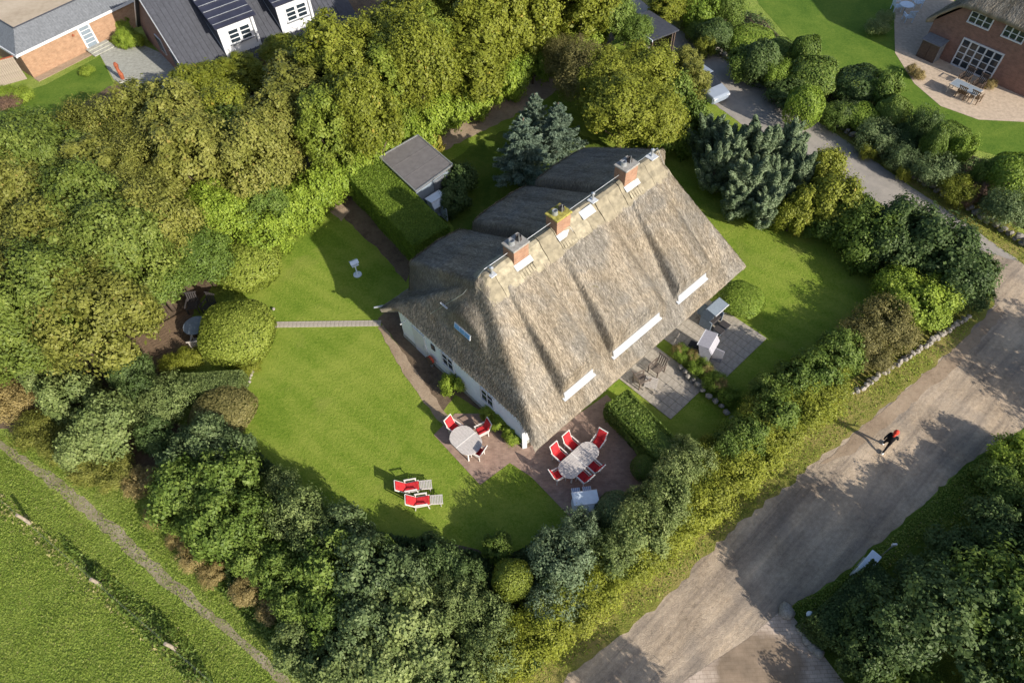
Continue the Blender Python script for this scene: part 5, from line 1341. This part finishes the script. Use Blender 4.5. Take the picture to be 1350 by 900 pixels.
for i, (x, y) in enumerate(rb[3:-1]): veg('finebush', x-36, y-40, 27, 'bank' if i % 2 else 'clip', 'leafy bush in the back row of the road bank' if i % 2 else 'darker leafy bush in the back row of the road bank', 'bank_bush', 'back bank bushes a' if i % 2 else 'back bank bushes b', H=1.6)
row([(1020, 545, 30, 2.5), (985, 578, 27, 2.3), (1048, 500, 30, 2.3), (1012, 512, 24, 1.9), (1080, 488, 32, 2.4), (962, 590, 25, 2.1), (1110, 463, 30, 2.2)], 'shrub', 'green', 'garden_shrub', 'fresh green shrub on the garden side of the bank before the shaded lawn', 'garden side bank shrubs')
row([(1135, 445, 32, 1.9), (1165, 420, 36, 2.1), (1185, 440, 28, 1.7), (1150, 470, 26, 1.5)], 'finebush', 'brown', 'brownish_bush', 'brownish olive bush behind the pale stone wall', 'brownish bushes behind the wall')
row([(1205, 395, 36, 2.3), (1235, 390, 30, 2.), (1180, 375, 26, 2.2), (1222, 415, 26, 1.6)], 'shrub', 'lime', 'yellow_shrub', 'yellow green shrub at the road corner behind the stone wall', 'yellow green corner shrubs')
row([(1240, 325, 50, 3.6), (1200, 298, 42, 3.6), (1268, 362, 42, 3.), (1180, 330, 34, 3.0), (1285, 385, 26, 2.)], 'shrub', 'deep', 'laurel_bush', 'dark glossy evergreen bush at the junction of lane and road', 'dark evergreens at the junction')
row([(1145, 312, 38, 3.2), (1125, 285, 30, 2.8), (1090, 290, 30, 2.)], 'shrub', 'green', 'leafy_shrub', 'leafy green shrub at the edge of the eastern lawn', 'eastern lawn shrubs')
row([(1100, 262, 38, 3.6), (1070, 272, 30, 3.), (1085, 225, 28, 3.2), (1045, 285, 24, 2.2)], 'shrub', 'gold', 'golden_shrub', 'golden green shrub between the blue conifers and the eastern lawn', 'golden shrubs by the conifers')
row([(935, 178, 38, 4.2), (965, 195, 42, 4.8), (1000, 190, 44, 5.2), (1035, 195, 42, 5.), (945, 215, 36, 4.), (985, 235, 42, 4.6), (1020, 240, 40, 4.4), (1055, 225, 34, 4.2), (1010, 270, 34, 3.4), (970, 262, 30, 3.)], 'conifer', 'sage', 'feathery_conifer', 'feathery blue green conifer in the clump between house and lane', 'blue conifers by the lane')
row([(820, 150, 56, 5.6), (862, 162, 42, 5.0), (798, 115, 42, 5.4), (850, 105, 46, 5.6)], 'tree', 'gold', 'golden_tree', 'golden green broadleaf tree behind the thatched ridge', 'golden trees behind the ridge')
row([(775, 105, 44, 5.2), (750, 85, 34, 4.6)], 'fine', 'brown', 'bare_twig_tree', 'thin crowned brownish tree beside the sandy back path', 'brownish trees by the back path')
row([(885, 135, 34, 4.2), (905, 165, 30, 3.4), (880, 175, 26, 3.)], 'shrub', 'green', 'leafy_shrub', 'green shrub squeezed between golden trees and blue conifers', 'green shrubs behind the house')
row([(912, 112, 22, 4.5), (905, 88, 20, 4.)], 'column', 'olive', 'slim_tree', 'slim olive tree beside the silver car', 'slim trees by the car')
row([(800, 20, 36, 5.), (835, 45, 26, 3.5)], 'tree', 'green', 'round_tree', 'fresh green tree at the end of the belt by the dark carport', 'green trees by the carport')
row([(878, 12, 24, 3.4), (905, 5, 22, 3.2)], 'column', 'gold', 'golden_conifer', 'golden upright shrub behind the dark carport', 'golden shrubs by the carport')
row([(690, 195, 54, 5.6), (735, 172, 42, 5.2), (705, 150, 30, 4.)], 'cedar', 'blue', 'blue_cedar', 'silvery blue cedar behind the rear thatched dormers', 'blue cedars')
row([(602, 238, 26, 2.3), (598, 262, 22, 1.9)], 'shrub', 'deep', 'dark_shrub', 'dark glossy shrub against the shed corner', 'dark shrubs at the shed')
row([(577, 188, 13, 1.4), (570, 196, 10, 1.2)], 'conifer', 'yellow', 'pampas_plume', 'pale yellow pampas clump at the shed corner', 'pampas at the shed')
row([(597, 505, 17, 1.3)], 'shrub', 'lime', 'wall_shrub', 'leafy green shrub against the shaded gable wall between two windows', None)
row([(647, 542, 14, .9), (661, 556, 15, .9), (677, 571, 15, .9)], 'shrub', 'lime', 'wall_shrub', 'low leafy shrub in the bed along the white wall by the terrace', 'low shrubs by the gable wall')
row([(900, 466, 15, .9), (922, 482, 17, .9), (942, 502, 17, .9), (960, 520, 16, .9)], 'finebush', 'clip', 'bed_shrub', 'leafy perennial in the bed between the two patios', 'perennials between patios')
row([(893, 462, 8, .95), (912, 470, 9, .95), (932, 488, 9, .95), (950, 508, 9, 1.)], 'finebush', 'tan', 'flowering_perennial', 'faded pinkish flower clump in the bed between the two patios', 'faded flowers between patios')
# --- clipped and loose shrubs along the lane border
bl = [(905, 5, 22), (930, 10, 20), (918, 38, 22), (945, 45, 24), (965, 18, 20), (990, 50, 26), (975, 80, 22), (1005, 85, 24), (1032, 62, 28), (1022, 98, 22), (1060, 72, 18), (1042, 118, 26), (1075, 98, 32), (1062, 138, 22), (1108, 150, 20), (1130, 118, 30), (1165, 118, 24), (1135, 150, 20), (1180, 145, 22), (1215, 165, 20), (1245, 178, 24), (1270, 195, 16), (1225, 195, 18), (1195, 175, 18), (1295, 225, 18), (1335, 228, 26)]
for i, (x, y, r) in enumerate(bl):
    rj = random.Random(i)
    veg(('ball', 'shrub', 'ball', 'ball', 'finebush')[i % 5], x+rj.uniform(-6, 6), y+rj.uniform(-5, 5), r*rj.uniform(.85, 1.25), ('green', 'clip', 'green', 'deep')[i % 4], 'rounded evergreen in the border between lane and neighbouring lawn' if i % 4 != 3 else 'dark evergreen in the border between lane and neighbouring lawn', 'clipped_evergreen', 'border evergreens' if i % 4 != 3 else 'dark border evergreens', H=2.4+.9*math.sin(i*2.1))
row([(1155, 178, 26, 1.9), (1190, 205, 24, 1.7), (1232, 222, 28, 1.9), (1330, 275, 32, 2.2), (1115, 148, 18, 1.6)], 'finebush', 'bluegreen', 'silver_shrub', 'silvery blue loose shrub on the lane side of the clipped border', 'silvery shrubs in the border')
row([(1262, 250, 24, 1.6), (1192, 228, 10, 1.), (930, 60, 14, 1.8), (1145, 198, 12, 1.)], 'finebush', 'gold', 'golden_bush', 'golden bush among the border evergreens along the lane', 'golden border bushes')
row([(1295, 252, 14, 1.4), (1275, 262, 12, 1.1)], 'finebush', 'plum', 'plum_bush', 'small plum coloured bush in the lane border', 'plum bushes')
row([(1158, 35, 16, 1.1), (1168, 22, 12, 1.)], 'finebush', 'pale', 'patio_bush', 'pale bush in the round bed beside the neighbouring patio', 'patio bed bushes')
row([(1203, 92, 9, .8), (1212, 98, 8, .7), (1306, 110, 8, .7)], 'finebush', 'tan', 'potted_plant', 'small flowering pot plant on the neighbouring patio', 'pot plants on the neighbouring patio')
row([(165, 48, 15, 1.4), (178, 52, 12, 1.2), (160, 30, 12, 1.3)], 'shrub', 'lime', 'garden_shrub', 'yellow green shrub at the corner between bungalow and slate house', 'shrubs at the bungalow corner')
row([(30, 124, 14, 1.), (8, 122, 14, 1.), (115, 93, 10, .7)], 'finebush', 'lime', 'garden_bush', 'low bush before the board fence of the bungalow', 'bushes in the bungalow garden')
row([(10, 135, 16, .9)], 'finebush', 'plum', 'garden_bush', 'reddish low bush before the board fence of the bungalow', None)
# --- dark wood south of the road
WOOD = [(18.3, 7.0, 2.2, 4.6), (16.2, 6.2, 2.2, 4.4), (14.3, 6.4, 1.7, 3.6), (13.2, 5.9, 1.2, 2.6), (19.6, 4.2, 2.6, 5.2), (17.2, 3.9, 1.8, 3.6), (21.0, 8.2, 1.7, 3.4), (22.8, 10.2, 1.5, 2.6), (14.6, 4.0, 1.6, 1.7), (22.6, 5.5, 2.4, 4.4), (20.2, 10.4, 1.3, 2.3), (18.4, 9.6, 1.2, 1.6), (18.0, .9, 2.2, 2.8), (21., 1.5, 2.6, 4.8), (14.3, .8, 1.8, 1.6), (16.6, 8.2, 1.2, 1.6), (24.8, 8.2, 1.8, 3.2), (12.6, 3.3, 1.1, 1.7)]
for i, (x, y, r, h) in enumerate(WOOD):
    k = ('airy' if i in (0, 1, 2, 4, 5, 9) else 'tree') if h > 3.5 else 'shrub'; R0, H0 = PROTO[k][2:]
    pal = 'deep' if i % 4 else 'green'
    lb = {('tree', 'deep'): 'tall dark green dense tree in the wood south of the road', ('tree', 'green'): 'tall mid green tree in the wood south of the road', ('shrub', 'deep'): 'dark bushy young tree at the fringe of the southern wood', ('shrub', 'green'): 'mid green bushy young tree at the fringe of the southern wood'}[('tree' if k == 'airy' else k, pal)]
    plant_at(k, x, y, r/R0, h/H0, pal, lb, 'woodland_tree' if k != 'shrub' else 'woodland_bush', 'southern wood '+('tree' if k == 'airy' else k)+' '+pal, None, 1, i)
veg('shrub', 1338, 603, 34, 'lime', 'yellow green shrub where the dark wood meets the road', 'roadside_shrub', None, H=1.5)
veg('shrub', 1320, 640, 34, 'green', 'green shrub between the yellow green shrub and the dark wood', 'roadside_shrub', None, H=1.5)
for (x, y, s) in ((30.6, 14.5, .9), (32.2, 11.5, .95), (29.6, 17.8, .8), (34., 16., 1.), (25.2, 11.0, .24), (8.4, .4, .68)):
    plant_at('airy', x, y, s, .68 if s > .4 else .48, 'deep', 'tall dark tree standing beyond the wood whose shade falls on the road', 'woodland_tree', 'trees beyond the wood', None, 1, int(x))
# --- uncountable ground growth
trk = [G2(x, y, 0) for x, y in ((-20, 576), (0, 594), (57, 640), (128, 700), (198, 768), (260, 818), (330, 868), (400, 935), (418, 935), (382, 893), (336, 853), (283, 802), (220, 748), (152, 684), (80, 628), (10, 585))]
mea = [G2(x, y, 0) for x, y in ((-60, 560), (120, 600), (230, 720), (340, 800), (430, 920), (-60, 920))]
tufts('meadow_grass', [mea], 130000, .09, .075, 'grass', 'rough green grass of the meadow around the trodden track', 'grass', 3, 1.1, .45, .3, trk)
fl = [G2(x, y, 0) for x, y in ((-20, 640), (10, 655), (60, 700), (140, 765), (240, 850), (280, 905), (250, 905), (130, 790), (40, 712), (-20, 665))]
tufts('dry_weeds', [fl], 3800, .25, .15, 'drygrass', 'dry straw coloured weeds along the meadow fence line', 'weeds', 4, 1.0, .9, .4)
fl2 = [G2(x, y, 0) for x, y in ((80, 705), (150, 762), (190, 790), (250, 845), (290, 905), (255, 905), (140, 785), (90, 730))]
tufts('green_weeds', [fl2], 9000, .45, .16, 'green', 'dark leafy weeds growing along the meadow fence', 'weeds', 5, .9, .7, .4)
vg = [G2(x, y, 0) for x, y in ((690, 920), (790, 852), (870, 790), (960, 698), (1080, 602), (1150, 545), (1262, 452), (1308, 402), (1280, 395), (1210, 440), (1115, 515), (1000, 610), (850, 735), (700, 850))]
tufts('verge_growth', [vg], 26000, .16, .10, 'lime', 'yellow green weeds and grass covering the road bank', 'weeds', 6, .7, .8, .25)
sv2 = [G2(x, y, 0) for x, y in ((1040, 800), (1100, 768), (1190, 695), (1275, 615), (1350, 570), (1350, 640), (1200, 720), (1080, 840))]
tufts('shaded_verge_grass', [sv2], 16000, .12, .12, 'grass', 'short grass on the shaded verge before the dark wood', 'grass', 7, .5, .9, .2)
mb2 = [G2(x, y, 0) for x, y in ((330, 775), (420, 850), (520, 920), (420, 920), (300, 790), (240, 735))]
tufts('nettle_growth', [mb2], 16000, .5, .17, 'green', 'nettles and low greenery at the meadow foot of the shrub belt', 'weeds', 8, .8, .6, .2)
lv = [G2(x, y, 0) for x, y in ((1345, 347), (1255, 284), (1100, 178), (900, 45), (890, 25), (1120, 155), (1270, 255), (1400, 338))]
tufts('lane_verge_grass', [lv], 16000, .12, .12, 'clipyellow', 'thin grass strip between lane and mossy stone wall', 'grass', 9, .5, .9, .3)
bd = [G2(x, y, 0) for x, y in ((335, 590), (390, 640), (470, 700), (560, 712), (660, 735), (730, 705), (760, 700), (860, 720), (700, 890), (520, 920), (300, 770), (190, 640))]
tufts('bed_ground_cover', [bd], 60000, .45, .2, 'deep', 'dark ground cover beneath the shrub belt', 'ground cover', 10, .6, .4, .2)
bd2 = [G2(x, y, 0) for x, y in ((900, 0), (1000, 20), (1040, 62), (1140, 125), (1260, 200), (1350, 225), (1400, 250), (1400, 330), (1270, 255), (1120, 158), (920, 28))]
tufts('border_ground_cover', [bd2], 34000, .5, .2, 'deep', 'dark ground cover beneath the clipped border', 'ground cover', 11, .6, .4, .2)
